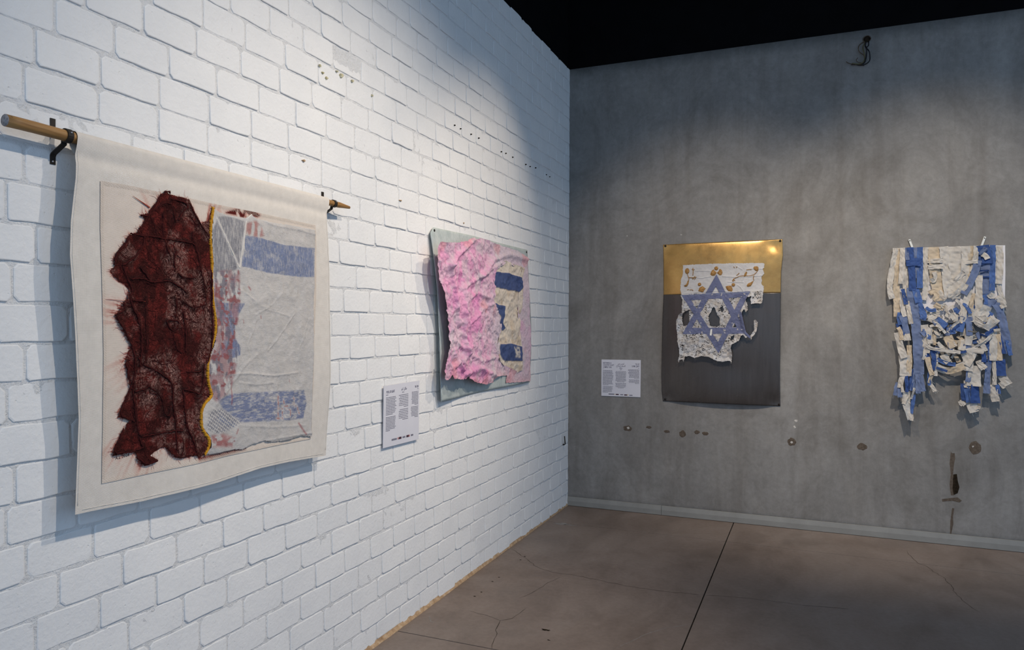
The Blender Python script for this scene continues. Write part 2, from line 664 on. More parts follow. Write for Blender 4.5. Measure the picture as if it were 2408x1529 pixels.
def course_joints(k):
    rr = random.Random(100 + k)
    a = ANCH.get(k)
    if a is None:
        a = [3.15 + (0.05 if k % 2 else -0.05) + rr.uniform(-0.035, 0.035)]
    a = sorted(a)
    pts = []
    for p, q in zip([0.0] + a, a + [6.58]):
        n = max(1, int(round((q - p) / 0.202)))
        if p == 0.0:
            first = (q % 0.202)
            xs = [p] + ([] if first < 0.05 else []) + [q - j * 0.202 for j in range(int(q / 0.202), 0, -1) if q - j * 0.202 > 0.045]
        else:
            xs = [p + (q - p) * j / n for j in range(n)]
        xs = [xs[0]] + [x + rr.uniform(-0.006, 0.006) for x in xs[1:]]
        pts += xs
    pts.append(6.58)
    return pts


def brick_geo(s0, s1, z0, z1, rr, dtop, dbot):
    """a painted brick: outer ring sunk in the mortar, steep arris, flat face tilted so that its lower edge stands proud"""
    out = []
    for (cx, cz) in ((s0, z0), (s1, z0), (s1, z1), (s0, z1)):
        c = rr.uniform(0.003, 0.014)
        sx = 1 if cx == s0 else -1
        sz = 1 if cz == z0 else -1
        pts = [(cx, cz + sz * c), (cx + sx * c, cz)]
        if (sx > 0) != (sz > 0):
            pts = pts[::-1]
        out += pts
    ring = []
    for i, p in enumerate(out):
        ring.append(p)
        if i in (1, 5):
            q = out[(i + 1) % 8]
            for f in (0.31, 0.68):
                ring.append((p[0] + (q[0] - p[0]) * f, p[1] + (q[1] - p[1]) * f + rr.uniform(-0.0030, 0.0030)))
    cs, cz = (s0 + s1) / 2, (z0 + z1) / 2
    n = len(ring)
    V = []

    def depth(z):
        return dtop + (dbot - dtop) * (z1 - z) / (z1 - z0)
    for (grow, mode) in ((0.0012, 0), (0.0, 1), (-0.0022, 2)):
        for (s, z) in ring:
            dx, dz = s - cs, z - cz
            k = math.hypot(dx, dz)
            ss, zz = s + dx / k * grow * 1.6, z + (grow if dz > 0 else -grow) * 1.0
            o_ = -0.006 if mode == 0 else depth(z) - (0.0011 if mode == 1 else 0.0)
            V.append((o_, -ss, zz))
    V.append((depth(cz), -cs, cz))
    F = []
    for k in range(2):
        for i in range(n):
            j = (i + 1) % n
            F.append((k * n + i, k * n + j, (k + 1) * n + j, (k + 1) * n + i)[::-1])
    for i in range(n):
        F.append((2 * n + (i + 1) % n, 2 * n + i, 3 * n))
    return V, F


f_px = 1720.55


def px(P):
    d = Vector(P) - Vector((1.88739, -5.80097, 1.5))
    w = d.dot(fwd)
    if w < 0.1:
        return None
    return 1204 + f_px * d.dot(r2) / w, 764.5 - f_px * d.dot(u2) / w


bricks = []
for k in range(COURSES):
    js = course_joints(k)
    for p, q in zip(js[:-1], js[1:]):
        rr = random.Random(int(p * 1000) * 40 + k)
        g = 0.0055
        s0, s1 = p + g, q - g * 0.6
        z0, z1 = k * CH + 0.004 + rr.uniform(-.0015, .0015), (k + 1) * CH - 0.0055 + rr.uniform(-.002, .002)
        if s1 - s0 < 0.03:
            continue
        dtop = rr.uniform(0.0, 0.0022)
        dbot = rr.uniform(0.0022, 0.0058) if rr.random() < 0.7 else rr.uniform(0.0005, 0.0025)
        if k == COURSES - 1:
            z1 = WALL_H + rr.uniform(-0.012, 0.012)
        if k == 0:
            z0 = rr.uniform(0.006, 0.016)
        if k == 25 and 3.08 < (p + q) / 2 < 3.29:      # the brick set back in its bed
            dtop, dbot = -0.010, 0.003
        V, F = brick_geo(s0, s1, z0, z1, rr, dtop, dbot)
        q4 = [px(LWP(s, z, 0.005)) for s, z in ((s0, z0), (s1, z0), (s1, z1), (s0, z1))]
        area = 0
        if all(q4) and all(-40 < a < 2448 and -40 < b < 1570 for a, b in q4):
            area = abs(sum(q4[i][0] * q4[(i + 1) % 4][1] - q4[(i + 1) % 4][0] * q4[i][1] for i in range(4))) / 2
            cs, cz = (s0 + s1) / 2, (z0 + z1) / 2
            if 3.40 < cs < 4.42 and 1.02 < cz < 1.95:
                area = 0
        bricks.append((area, V, F))
bricks.sort(key=lambda b: -b[0])
rest = []
for i, (ar, V, F) in enumerate(bricks):
    if i < 300:
        mesh_obj('brick', V, F, M_BRICK, wall_left)
    else:
        rest.append((V, F))
V, F = join_data(rest)
o = mesh_obj('brick_field', V, F, M_BRICK, wall_left)
o['kind'] = 'stuff'

# raw mortar showing along the foot of the wall
S, Z = grid(0.0, 5.2, -0.002, 0.022, 0.008)
OFF = 0.004 + 0.006 * fbm(S * 30, Z * 30, 8, 3) - Z * 0.22 + 0.006 * sstep(1.6, 2.6, S) * (Z < 0.012)
sheet('mortar_strip', 'L', S, Z, OFF, M_RAWM, wall_left)


def disc(name, wall, s, z, rs, rz, off, mat, parent, rr, n=14, rough=0.25, dome=0.0015, rot=0.0):
    V = []
    P = LWP if wall == 'L' else BWP
    for ring_f, o_ in ((1.0, off * 0.1), (0.82, off)):
        for i in range(n):
            a = 2 * math.pi * i / n
            k = ring_f * (1 + rough * (rr.random() - 0.5) * 2)
            x, y = math.cos(a) * rs * k, math.sin(a) * rz * k
            V.append(P(s + x * math.cos(rot) - y * math.sin(rot), z + x * math.sin(rot) + y * math.cos(rot), o_))
    V.append(P(s, z, off + dome))
    F = []
    for i in range(n):
        j = (i + 1) % n
        F.append((i, j, n + j, n + i))
        F.append((n + i, n + j, 2 * n))
    if wall == 'L':
        F = [q[::-1] for q in F]
    return mesh_obj(name, V, F, mat, parent)


# drill holes and chipped paint on the brick wall
rr = random.Random(5)
for (s, z) in [(2.1087, 2.6224), (2.0336, 2.6219), (1.8932, 2.6241), (1.7866, 2.6267), (1.4422, 2.6200), (1.3646, 2.6259), (1.2472, 2.6257), (1.0041, 2.6265), (0.9209, 2.6283), (0.8091, 2.6415), (0.5807, 2.6354), (0.5038, 2.6338)]:
    disc('drill_hole', 'L', s, z, 0.0055, 0.004, 0.0105, M_HOLE, wall_left, rr, 8, 0.2, 0.0)
for (s, z), r in zip([(3.3051, 2.5359), (3.2822, 2.5220), (3.1790, 2.5652), (3.0978, 2.5665), (3.3249, 2.5593), (2.9406, 2.5487), (3.2093, 2.5737)], (.006, .008, .009, .006, .005, .005, .004)):
    disc('paint_chip', 'L', s, z, r * 1.2, r * 0.9, 0.010, M_YCHIP, wall_left, rr, 9, 0.5, 0.0005)
for (s, z), r in zip([(3.4249, 2.1486), (1.9896, 2.0855), (2.6867, 2.1060)], (.006, .005, .006)):
    disc('paint_chip', 'L', s, z, r * 1.4, r * 0.6, 0.010, M_RAWM, wall_left, rr, 8, 0.5, 0.0005)

# plaster wall
S, Z = grid(-0.12, 6.5, 0.0, WALL_H, 0.10)
wall_back = struct(sheet('wall_back', 'B', S, Z, np.zeros_like(S), M_PLASTER, None, None, None, 0.1))
# black upper walls and ceiling
struct(box('wall_upper_left', (-0.16, -0.018, -6.6, 0.12, WALL_H - 0.05, 5.4), M_BLACK))
struct(box('wall_upper_back', (-0.12, 6.5, -0.002, 0.12, WALL_H, 5.4), M_BLACK))
struct(box('ceiling', (-0.16, 6.5, -9.0, 0.12, 5.4, 5.5), M_BLACK))
# a continuous bed under the slabs, slabs with saw-cut joints
floor = struct(box('floor', (-0.12, 8.0, -9.5, 0.12, -0.10, -0.007), M_GAP))
XJ = [-0.1, 1.328, 4.55, 8.0]
YJ = [0.1, -0.545, -2.712, -4.88, -7.05, -9.5]
for i in range(3):
    for j in range(5):
        gx, gy = 0.0035, (0.0022 if j == 0 else 0.003)
        x0, x1 = XJ[i] + (gx if i else 0), XJ[i + 1] - gx
        y1, y0 = YJ[j] - (0.0022 if j == 1 else (gy if j else 0)), YJ[j + 1] + gy
        box('floor_slab', (x0, x1, y0, y1, -0.04, 0.0), M_FLOOR, floor)


def floor_line(name, pts, w, mat, jag=0.0, seed=0):
    rr = random.Random(seed)
    P = resample(pts, 0.035)
    V, F = [], []
    for i, p in enumerate(P):
        t = P[min(i + 1, len(P) - 1)] - P[max(i - 1, 0)]
        t = t / (np.linalg.norm(t) + 1e-9)
        nx, ny = -t[1], t[0]
        o_ = rr.uniform(-jag, jag)
        k = w * rr.uniform(0.45, 1.15) * (0.3 if i in (0, len(P) - 1) else 1)
        c = (p[0] + nx * o_, p[1] + ny * o_)
        V += [(c[0] + nx * k, c[1] + ny * k, 0.0006), (c[0] - nx * k, c[1] - ny * k, 0.0006)]
    for i in range(len(P) - 1):
        F.append((2 * i, 2 * i + 1, 2 * i + 3, 2 * i + 2))
    return mesh_obj(name, V, F, mat, floor)


floor_line('floor_crack', [(0.0338, -1.2895), (0.1184, -1.3709), (0.2397, -1.4860), (0.3083, -1.5621), (0.4309, -1.6107), (0.5443, -1.6112), (0.6620, -1.6246), (0.7848, -1.6496), (0.9390, -1.6660), (1.1087, -1.6658), (1.3040, -1.6386)], 0.0016, M_CRACK, 0.006, 1)
floor_line('floor_crack', [(1.3040, -1.6386), (1.4711, -1.6016), (1.6477, -1.5802), (1.8629, -1.5735), (2.0713, -1.5353)], 0.0012, M_CRACK, 0.005, 2)
floor_line('floor_crack', [(0.5022, -1.6774), (0.4684, -1.7928), (0.4471, -1.8914), (0.4353, -1.9825), (0.4025, -2.0793)], 0.0013, M_CRACK, 0.006, 3)
floor_line('floor_crack', [(0.2209, -2.3446), (0.3244, -2.3675), (0.4228, -2.3962), (0.4740, -2.3510), (0.4794, -2.2711), (0.4911, -2.1917)], 0.0012, M_CRACK, 0.005, 4)
floor_line('floor_crack', [(0.4228, -2.3962), (0.4403, -2.4793), (0.4684, -2.5486), (0.4937, -2.6411), (0.5194, -2.7088)], 0.0018, M_CRACK, 0.005, 5)
floor_line('floor_crack', [(2.4609, -0.2835), (2.4973, -0.5330), (2.5366, -0.5783), (2.5692, -0.6842), (2.6049, -0.7671), (2.6259, -0.9357), (2.6291, -1.0783), (2.6646, -1.2308), (2.6968, -1.3240)], 0.0013, M_CRACK, 0.006, 6)
floor_line('floor_scratch', [(1.0454, -2.4802), (1.0857, -2.3889), (1.1407, -2.2673), (1.2230, -2.1566), (1.3167, -2.0663)], 0.0020, M_SCUFF, 0.003, 7)
floor_line('floor_scratch', [(0.0680, -2.4889), (0.1098, -2.5470), (0.1473, -2.5538)], 0.0035, M_SCUFF, 0.003, 8)


def floor_blot(name, c, rx, ry, mat, seed, rough=0.35):
    rr = random.Random(seed)
    V = []
    n = 16
    for i in range(n):
        a = 2 * math.pi * i / n
        k = 1 + rough * (rr.random() - 0.5) * 2
        V.append((c[0] + math.cos(a) * rx * k, c[1] + math.sin(a) * ry * k, 0.0007))
    return mesh_obj(name, V, [tuple(range(n))], mat, floor)


(a, b, c2, d2, e2) = [(0.6752, -2.4175), (0.7277, -2.5212), (0.1337, -0.5661), (0.2216, -0.5788), (0.0174, -0.5256)]
floor_blot('floor_stain', a, 0.022, 0.009, M_HOLE, 1)
floor_blot('floor_stain', b, 0.007, 0.004, M_HOLE, 2)
floor_blot('floor_scuff', c2, 0.06, 0.028, M_SCUFF, 3, 0.6)
floor_blot('floor_scuff', d2, 0.045, 0.016, M_SCUFF, 4, 0.7)
for k_, p_ in enumerate([(0.1648, -2.1537), (0.1724, -2.0809), (0.1605, -1.9020), (0.1661, -1.8216), (0.1650, -1.4727), (0.1649, -1.3984)]):
    floor_blot('floor_stain', p_, 0.006, 0.005, M_HOLE, 20 + k_)

# skirting tiles: splayed top, vertical face
baseboard = struct(mesh_obj('baseboard_back', *box_data(0.0, 6.5, -0.004, 0.0, 0.001, 0.060), M_GAP))
for (x0, x1) in ((0.003, 0.7775), (0.7800, 6.5)):
    prof = [(0.004, 0.075), (0.012, 0.073), (0.0195, 0.041), (0.0200, 0.003), (0.004, 0.003)]
    V = [(x, -o_, z) for x in (x0, x1) for (o_, z) in prof]
    n = len(prof)
    F = [(i, (i + 1) % n, n + (i + 1) % n, n + i) for i in range(n)] + [tuple(range(n - 1, -1, -1)), tuple(range(n, 2 * n))]
    mesh_obj('skirting_tile', V, F, M_SKIRT, baseboard)

# old fixing scars and the chase in the plaster wall
rr = random.Random(9)
SC_ = [(0.5022, 0.6665), (0.6741, 0.6857), (0.8157, 0.6604), (0.9382, 0.6478), (1.0490, 0.6695), (1.1121, 0.6618), (1.7361, 0.6386), (2.2060, 0.6357), (2.8990, 0.6731)]
SR = [(11.6, 7.4), (7, 3.8), (7.5, 4), (8.5, 9), (7, 5), (8, 4.6), (9.5, 9.5), (11, 8.5), (11, 15)]
for (x, z), (rx, rz) in zip(SC_, SR):
    disc('plaster_scar', 'B', x, z, rx * 0.0031, rz * 0.0031, 0.0016, M_SCAR, wall_back, rr, 14, 0.16, 0.0)
for (x, z), r in zip([(0.5057, 0.6691), (1.7372, 0.6371), (2.8890, 0.6840), (1.7573, 0.7486), (1.7688, 0.7964), (0.9209, 2.2088), (0.4912, 2.2168)], (.012, .011, .008, .01, .012, .006, .005)):
    disc('plaster_chip', 'B', x, z, r, r * 0.8, 0.0028, M_CHIP, wall_back, rr, 9, 0.55, 0.0)


def wall_patch(name, pts, off, mat):
    n = len(pts)
    V = [BWP(x, z, 0.0002) for x, z in pts] + [BWP(x, z, off) for x, z in pts]
    F = [(i, (i + 1) % n, n + (i + 1) % n, n + i) for i in range(n)] + [tuple(range(n, 2 * n))]
    return mesh_obj(name, V, F, mat, wall_back)


wall_patch('plaster_chase', [(2.7587, 0.6400), (2.7638, 0.6287), (2.7815, 0.6300), (2.7842, 0.5952), (2.7768, 0.5450), (2.7721, 0.4862), (2.7774, 0.4136), (2.7778, 0.3407), (2.7601, 0.3390), (2.7521, 0.4114), (2.7594, 0.4851), (2.7515, 0.5576)], 0.0010, M_SCAR)
wall_patch('plaster_hole', [(2.7746, 0.4835), (2.7948, 0.4881), (2.8000, 0.4448), (2.8103, 0.3991), (2.8004, 0.3574), (2.7778, 0.3436), (2.7700, 0.3838), (2.7722, 0.4424)], 0.0016, M_HOLE)
wall_patch('plaster_hole', [(2.7703, 0.3225), (2.8005, 0.3282), (2.8258, 0.3074), (2.8108, 0.2943), (2.7704, 0.3020), (2.7094, 0.2903), (2.7068, 0.3076)], 0.0012, M_SCAR)
wall_patch('plaster_chase', [(2.7680, 0.2521), (2.7807, 0.2505), (2.7734, 0.1942), (2.7761, 0.1449), (2.7638, 0.0734), (2.7562, 0.0725), (2.7583, 0.1634)], 0.0010, M_SCAR)

# ------------------------------------------------------------------ textile hanging on the brick wall


def along(pl, n):
    P = np.array(pl, float)
    d = np.r_[0, np.cumsum(np.hypot(*(P[1:] - P[:-1]).T))]
    t = np.linspace(0, d[-1], n)
    return np.stack([np.interp(t, d, P[:, 0]), np.interp(t, d, P[:, 1])], -1)


def coons(top, bot, left, right, nu, nv):
    """four-sided patch between edge lines; returns S, Z indexed [u, v] with v downwards"""
    T, Bt, Lf, Rt = along(top, nu), along(bot, nu), along(left, nv), along(right, nv)
    u = np.linspace(0, 1, nu)[:, None, None]
    v = np.linspace(0, 1, nv)[None, :, None]
    P = (1 - v) * T[:, None] + v * Bt[:, None] + (1 - u) * Lf[None] + u * Rt[None]
    P = P - ((1 - u) * (1 - v) * T[0] + u * (1 - v) * T[-1] + (1 - u) * v * Bt[0] + u * v * Bt[-1])
    # flip so that the first index grows with s and the second with z
    return P[::-1, ::-1, 0], P[::-1, ::-1, 1]


def canvas_off(s, z):
    o_ = 0.0745 + 0.0035 * np.sin((s - 3.3) * 9.0 + z * 2.2) * sstep(1.95, 1.5, z)
    o_ = o_ + 0.002 * np.sin(s * 21 + z * 5) * sstep(1.4, 1.0, z)
    o_ = o_ - 0.0055 * np.exp(-((z - 1.945) / 0.018) ** 2)
    o_ = o_ - 0.014 * sstep(3.62, 3.35, s) * sstep(1.35, 1.0, z)
    return o_ + 0.0010 * (fbm(s * 14, z * 14, 21, 3) - 0.5)


hang = thing('textile_hanging', 'cream canvas wall hanging with dark red felted patch and yellow stitched seam', 'wall hanging', (0.07, -3.9, 1.0))
LE = [(4.4442, 1.9978), (4.4465, 1.9668), (4.4498, 1.8815), (4.4637, 1.7668), (4.4663, 1.6770), (4.4580, 1.5654), (4.4503, 1.4529), (4.4384, 1.2428), (4.4416, 1.1242), (4.4458, 0.9881)]
RE = [(3.3510, 1.9965), (3.3671, 1.9119), (3.3583, 1.8445), (3.3461, 1.7082), (3.3384, 1.4327), (3.3358, 1.2600), (3.3455, 1.0541), (3.3505, 0.9654)]
BE = [(4.4458, 0.9881), (4.3705, 0.9854), (4.2293, 0.9763), (4.1229, 0.9749), (3.9466, 0.9752), (3.7427, 0.9861), (3.5879, 0.9805), (3.3505, 0.9654)]
LE[0], RE[0] = (LE[0][0], 1.9935), (RE[0][0], 1.9935)
TE = [LE[0], RE[0]]
S, Z = coons(TE, BE, LE, RE, 170, 160)
OFF = canvas_off(S, Z)
# sleeve round the rod: rows above the top edge
ROD_OFF, ROD_Z = 0.0570, 1.9935
nr = 12
rows = []
for k in range(1, nr + 1):
    a = math.pi * 1.08 * k / nr
    rows.append((ROD_OFF + 0.0175 * math.cos(a), ROD_Z + 0.0175 * math.sin(a)))
rows += [(0.044, 1.972), (0.058, 1.952)]
S2 = np.concatenate([S] + [S[:, -1:]] * len(rows), 1)
Z2 = np.concatenate([Z] + [np.full((S.shape[0], 1), z_) for (_, z_) in rows], 1)
O2 = np.concatenate([OFF] + [np.full((S.shape[0], 1), o_) for (o_, _) in rows], 1)
sheet('canvas', 'L', S2, Z2, O2, M_CANVAS, hang)
# stitched hem lines along both sides and the bottom
for pl, nm in ((LE, 0.006), (RE, -0.006)):
    P = along(pl, 90)[3:-2]
    tube('hem_stitch', [LWP(p[0] - nm, p[1], float(canvas_off(p[0], p[1])) + 0.0004) for p in P], 0.0009, M_CANVAS, hang, 4)
P = along(BE, 110)[2:-2]
tube('hem_stitch', [LWP(p[0], p[1] + 0.009, float(canvas_off(p[0], p[1])) + 0.0004) for p in P], 0.0009, M_CANVAS, hang, 4)

WOOL = [(4.1793, 1.8883), (4.1591, 1.8968), (4.1481, 1.8909), (4.0696, 1.8887), (4.0645, 1.8755), (4.0455, 1.8489), (4.0246, 1.8166), (4.0105, 1.8253), (3.9945, 1.8301), (3.9821, 1.8580), (3.9768, 1.8767), (3.9713, 1.8706), (3.9730, 1.8551), (3.9790, 1.8294), (3.9826, 1.7793), (3.9785, 1.7412), (3.9730, 1.6919), (3.9756, 1.6674), (3.9754, 1.6295), (3.9724, 1.5895), (3.9669, 1.5509), (3.9588, 1.5108), (3.9586, 1.4704), (3.9688, 1.4400), (3.9849, 1.4018), (3.9902, 1.3758), (3.9919, 1.3622), (3.9916, 1.3086), (3.9737, 1.2672), (4.0020, 1.2450), (4.0195, 1.2195), (4.0174, 1.1636), (3.9870, 1.1252), (3.9868, 1.0977), (4.0081, 1.0750), (4.0292, 1.0703), (4.0448, 1.0797), (4.0986, 1.0780), (4.1247, 1.0889), (4.1428, 1.1035), (4.1551, 1.1235), (4.1861, 1.1181), (4.2088, 1.1078), (4.1798, 1.0891), (4.2235, 1.0778), (4.2383, 1.0829), (4.2558, 1.1032), (4.2588, 1.1160), (4.2703, 1.1265), (4.3053, 1.1273), (4.3379, 1.1254), (4.3415, 1.1367), (4.3327, 1.1507), (4.3138, 1.1767), (4.3029, 1.2005), (4.2849, 1.2200), (4.2905, 1.2244), (4.3209, 1.2315), (4.3196, 1.2481), (4.3032, 1.2693), (4.2881, 1.3018), (4.2797, 1.3218), (4.2911, 1.3542), (4.2983, 1.3945), (4.2817, 1.4328), (4.2888, 1.4500), (4.3056, 1.4732), (4.3194, 1.4900), (4.3249, 1.5080), (4.3344, 1.5233), (4.3264, 1.5282), (4.3101, 1.5550), (4.2963, 1.5687), (4.2936, 1.5809), (4.2881, 1.5957), (4.3035, 1.6082), (4.3200, 1.6145), (4.3376, 1.6254), (4.3484, 1.6425), (4.3378, 1.6575), (4.3392, 1.6752), (4.3298, 1.6926), (4.3109, 1.7136), (4.2972, 1.7391), (4.2846, 1.7551), (4.2648, 1.7611), (4.2490, 1.7766), (4.2316, 1.8036), (4.2492, 1.8124), (4.2228, 1.8235), (4.2080, 1.8420), (4.1945, 1.8630)]
PT = [(4.3787, 1.8887), (4.2911, 1.8915), (4.2114, 1.8905), (4.0699, 1.8908), (3.9735, 1.8883), (3.7819, 1.8888), (3.4421, 1.8852)]
PB = [(4.3694, 1.0556), (4.0970, 1.0525), (4.0397, 1.0531), (3.9129, 1.0565), (3.6854, 1.0544), (3.4547, 1.0475)]
PL = [(4.3787, 1.8887), (4.3794, 1.7546), (4.3738, 1.6151), (4.3672, 1.4150), (4.3669, 1.2169), (4.3694, 1.0556)]
PR = [(3.4421, 1.8852), (3.4363, 1.8107), (3.4322, 1.6102), (3.4429, 1.4346), (3.4468, 1.2264), (3.4547, 1.0475)]
S, Z = coons(PT, PB, PL, PR, 235, 240)
dw = dist_line(S, Z, WOOL, True)
ins = inside(S, Z, WOOL)
cs, cz = 4.05, 1.48
ang = np.arctan2(Z - cz, S - cs)
rad = np.hypot(S - cs, Z - cz)
streak = fbm(ang * 46 + 40, rad * 9, 31, 5, 0.68)
band = np.where(ins, 1.0, np.exp(-dw / (0.006 + 0.040 * sstep(0.50, 0.72, fbm(ang * 6 + 9, rad * 2, 33, 3)))))
left_side = sstep(3.72, 3.80, S)
stain = np.clip(band * sstep(0.40, 0.66, streak) * 1.1, 0, 1) * left_side
col = np.zeros(S.shape + (3,)) + np.array((0.70, 0.615, 0.54))
col = col * (0.96 + 0.07 * fbm(S * 9, Z * 9, 35, 4))[..., None]
col = mixc(col, (0.66, 0.50, 0.43), band * left_side * 0.55)
col = mixc(col, (0.52, 0.20, 0.15), stain * 0.75)
col = mixc(col, (0.25, 0.03, 0.02), sstep(0.62, 1.0, stain) * 0.8)
# dark red bleed along the top near the seam and along the lower edge
TB = [(3.9138, 1.8678), (3.8595, 1.8900), (3.7819, 1.8911), (3.7478, 1.8780), (3.8292, 1.8638)]
tb = np.where(inside(S, Z, TB), 1.0, np.exp(-dist_line(S, Z, TB, True) / 0.006))
tb = tb * sstep(0.28, 0.55, fbm(S * 60, Z * 40, 37, 4))
col = mixc(col, (0.42, 0.10, 0.07), np.clip(tb, 0, 1) * 0.8)
col = mixc(col, (0.10, 0.012, 0.01), sstep(0.75, 1.0, tb))
LBL = [(4.0224, 1.0677), (3.9318, 1.0666), (3.8546, 1.0686), (3.8244, 1.0697)]
lb = np.exp(-(dist_line(S, Z, LBL) / 0.008) ** 2)
col = mixc(col, (0.16, 0.02, 0.015), lb * 0.9)
# stitch ticks along the border
de = dist_line(S, Z, PT + PR[1:] + PB[::-1][1:] + PL[::-1][1:-1], True)
tick = (de < 0.011) & (np.sin((S + Z) * 900) > 0.1)
col = mixc(col, (0.50, 0.43, 0.36), tick * 0.55)
sheet('sewn_panel', 'L', S, Z, canvas_off(S, Z) + 0.0014 + 0.0010 * (de < 0.009), M_CLOTHL, hang, None, col)

CORDS = [
    [(4.2239, 1.8158), (4.1981, 1.8408), (4.1740, 1.8590), (4.1537, 1.8621), (4.1378, 1.8498), (4.1330, 1.8285), (4.1287, 1.8100)],
    [(4.2863, 1.7536), (4.2506, 1.7528), (4.2018, 1.7546), (4.1695, 1.7519), (4.1187, 1.7535), (4.0572, 1.7508), (4.0434, 1.7348), (4.0328, 1.6885)],
    [(4.2426, 1.7525), (4.2425, 1.7315), (4.2612, 1.7013), (4.2874, 1.6794), (4.3150, 1.6615)],
    [(4.2155, 1.8057), (4.2049, 1.7857), (4.1972, 1.7577)],
    [(4.1466, 1.8730), (4.1129, 1.8784), (4.0764, 1.8643), (4.0963, 1.8468), (4.1191, 1.8148)],
    [(4.0714, 1.8690), (4.0577, 1.8457), (4.0317, 1.8156), (4.0124, 1.7963), (3.9945, 1.7779)],
    [(4.0642, 1.7834), (4.0607, 1.7611), (4.0469, 1.7344), (4.0363, 1.6963), (4.0257, 1.6620), (4.0114, 1.6180), (4.0057, 1.5596)],
    [(4.1761, 1.8263), (4.1744, 1.7857), (4.1711, 1.7530), (4.1569, 1.7237), (4.1457, 1.6977)],
    [(4.2877, 1.7522), (4.3084, 1.7174), (4.3328, 1.6911), (4.3394, 1.6597)],
    [(4.1811, 1.8853), (4.1962, 1.8588), (4.2216, 1.8224), (4.2391, 1.7913), (4.2636, 1.7599)],
    [(4.1234, 1.7205), (4.1330, 1.6975), (4.1279, 1.6551)],
    [(4.3122, 1.6546), (4.2912, 1.6125), (4.2785, 1.5924), (4.2910, 1.5688), (4.2782, 1.5437), (4.2581, 1.5085), (4.2478, 1.4678), (4.2475, 1.4109), (4.2531, 1.3754)],
    [(4.3306, 1.5174), (4.3114, 1.4864), (4.2862, 1.4499), (4.2705, 1.4081), (4.2674, 1.3639), (4.2786, 1.3218)],
    [(4.2545, 1.6588), (4.2340, 1.6404), (4.2161, 1.6190), (4.1859, 1.6219), (4.1501, 1.6291), (4.1033, 1.6081), (4.0800, 1.5920)],
    [(4.2871, 1.6236), (4.2500, 1.6295), (4.2116, 1.6193)],
    [(4.2336, 1.5708), (4.2334, 1.5174), (4.2286, 1.4452), (4.2327, 1.3868), (4.2415, 1.3773)],
    [(4.1275, 1.5745), (4.1193, 1.5487), (4.1271, 1.5069), (4.1366, 1.4718), (4.1219, 1.4248), (4.1005, 1.4019)],
    [(4.1589, 1.5067), (4.1175, 1.5096), (4.1108, 1.4900), (4.1398, 1.4706), (4.1589, 1.5067)],
    [(4.0948, 1.5638), (4.0561, 1.5448), (4.0075, 1.5595)],
    [(4.0946, 1.5321), (4.0861, 1.4807), (4.0857, 1.4080)],
    [(3.9830, 1.6649), (3.9827, 1.5988), (3.9822, 1.5202), (3.9781, 1.4402), (3.9958, 1.3761)],
    [(4.3090, 1.5574), (4.3048, 1.5370), (4.3347, 1.5210)],
    [(4.2826, 1.5643), (4.2424, 1.5618)],
    [(4.1182, 1.6518), (4.0903, 1.6391), (4.0464, 1.6431)],
    [(4.2590, 1.4003), (4.2415, 1.3773), (4.2238, 1.3714), (4.1705, 1.3444), (4.1390, 1.3192), (4.1324, 1.2941), (4.1354, 1.2528), (4.1239, 1.2009), (4.1204, 1.1522), (4.1170, 1.1073)],
    [(4.2729, 1.3287), (4.2756, 1.3008), (4.2697, 1.2563), (4.2638, 1.2152), (4.2550, 1.1685), (4.2168, 1.1682), (4.1318, 1.1707), (4.0943, 1.1657)],
    [(4.2786, 1.3218), (4.2994, 1.2787), (4.3212, 1.2412), (4.2963, 1.2264), (4.2695, 1.2159)],
    [(4.2235, 1.3127), (4.1888, 1.2936), (4.1701, 1.2665), (4.1637, 1.2236), (4.1479, 1.2141), (4.1418, 1.2483)],
    [(4.2700, 1.3028), (4.2353, 1.3049), (4.2205, 1.3150)],
    [(4.0950, 1.2950), (4.0581, 1.2853), (4.0287, 1.2694), (4.0185, 1.3106), (4.0152, 1.3634)],
    [(4.0950, 1.2950), (4.0914, 1.2379), (4.0811, 1.1719), (4.0538, 1.1295), (4.0415, 1.0779)],
    [(4.3045, 1.2008), (4.3154, 1.1746), (4.3409, 1.1356), (4.3070, 1.1301), (4.2663, 1.1309), (4.2403, 1.1367)],
    [(4.2550, 1.1685), (4.2403, 1.1342)],
    [(4.1506, 1.1229), (4.1314, 1.0953), (4.0972, 1.0818), (4.0942, 1.1354)],
    [(4.2604, 1.1115), (4.2282, 1.0813), (4.1847, 1.0888)],
    [(4.0820, 1.3469), (4.0257, 1.3463)],
    [(4.2971, 1.3873), (4.2857, 1.3296), (4.2756, 1.3008)],
    [(4.2509, 1.8120), (4.2378, 1.8114), (4.2245, 1.8194)],
    [(4.1703, 1.8922), (4.1531, 1.8990), (4.1467, 1.8923)],
]
smin, smax = min(p[0] for p in WOOL) - .006, max(p[0] for p in WOOL) + .006
zmin, zmax = min(p[1] for p in WOOL) - .006, max(p[1] for p in WOOL) + .006
S, Z = grid(smin, smax, zmin, zmax, 0.0016)
rag = 0.006 * (fbm(S * 120, Z * 120, 41, 4, 0.65) - 0.5)
ins = inside(S, Z, WOOL)
dw = dist_line(S, Z, WOOL, True)
sd = np.where(ins, dw, -dw)
M = sd + rag * 1.6 > 0
dc = np.full(S.shape, 9.0)
for c_ in CORDS:
    dc = np.minimum(dc, dist_line(S, Z, c_))
net = fbm(S * 11 + 2 * fbm(S * 5, Z * 5, 44, 2), Z * 11, 43, 4)
dirn = 2.6 * fbm(S * 4.5, Z * 4.5, 45, 2)
warp = 0.018 * fbm(S * 14, Z * 14, 46, 3)
thread = 0.5 + 0.5 * np.sin((Z * np.cos(dirn) + S * np.sin(dirn) + warp) * 6.283 / 0.0056)
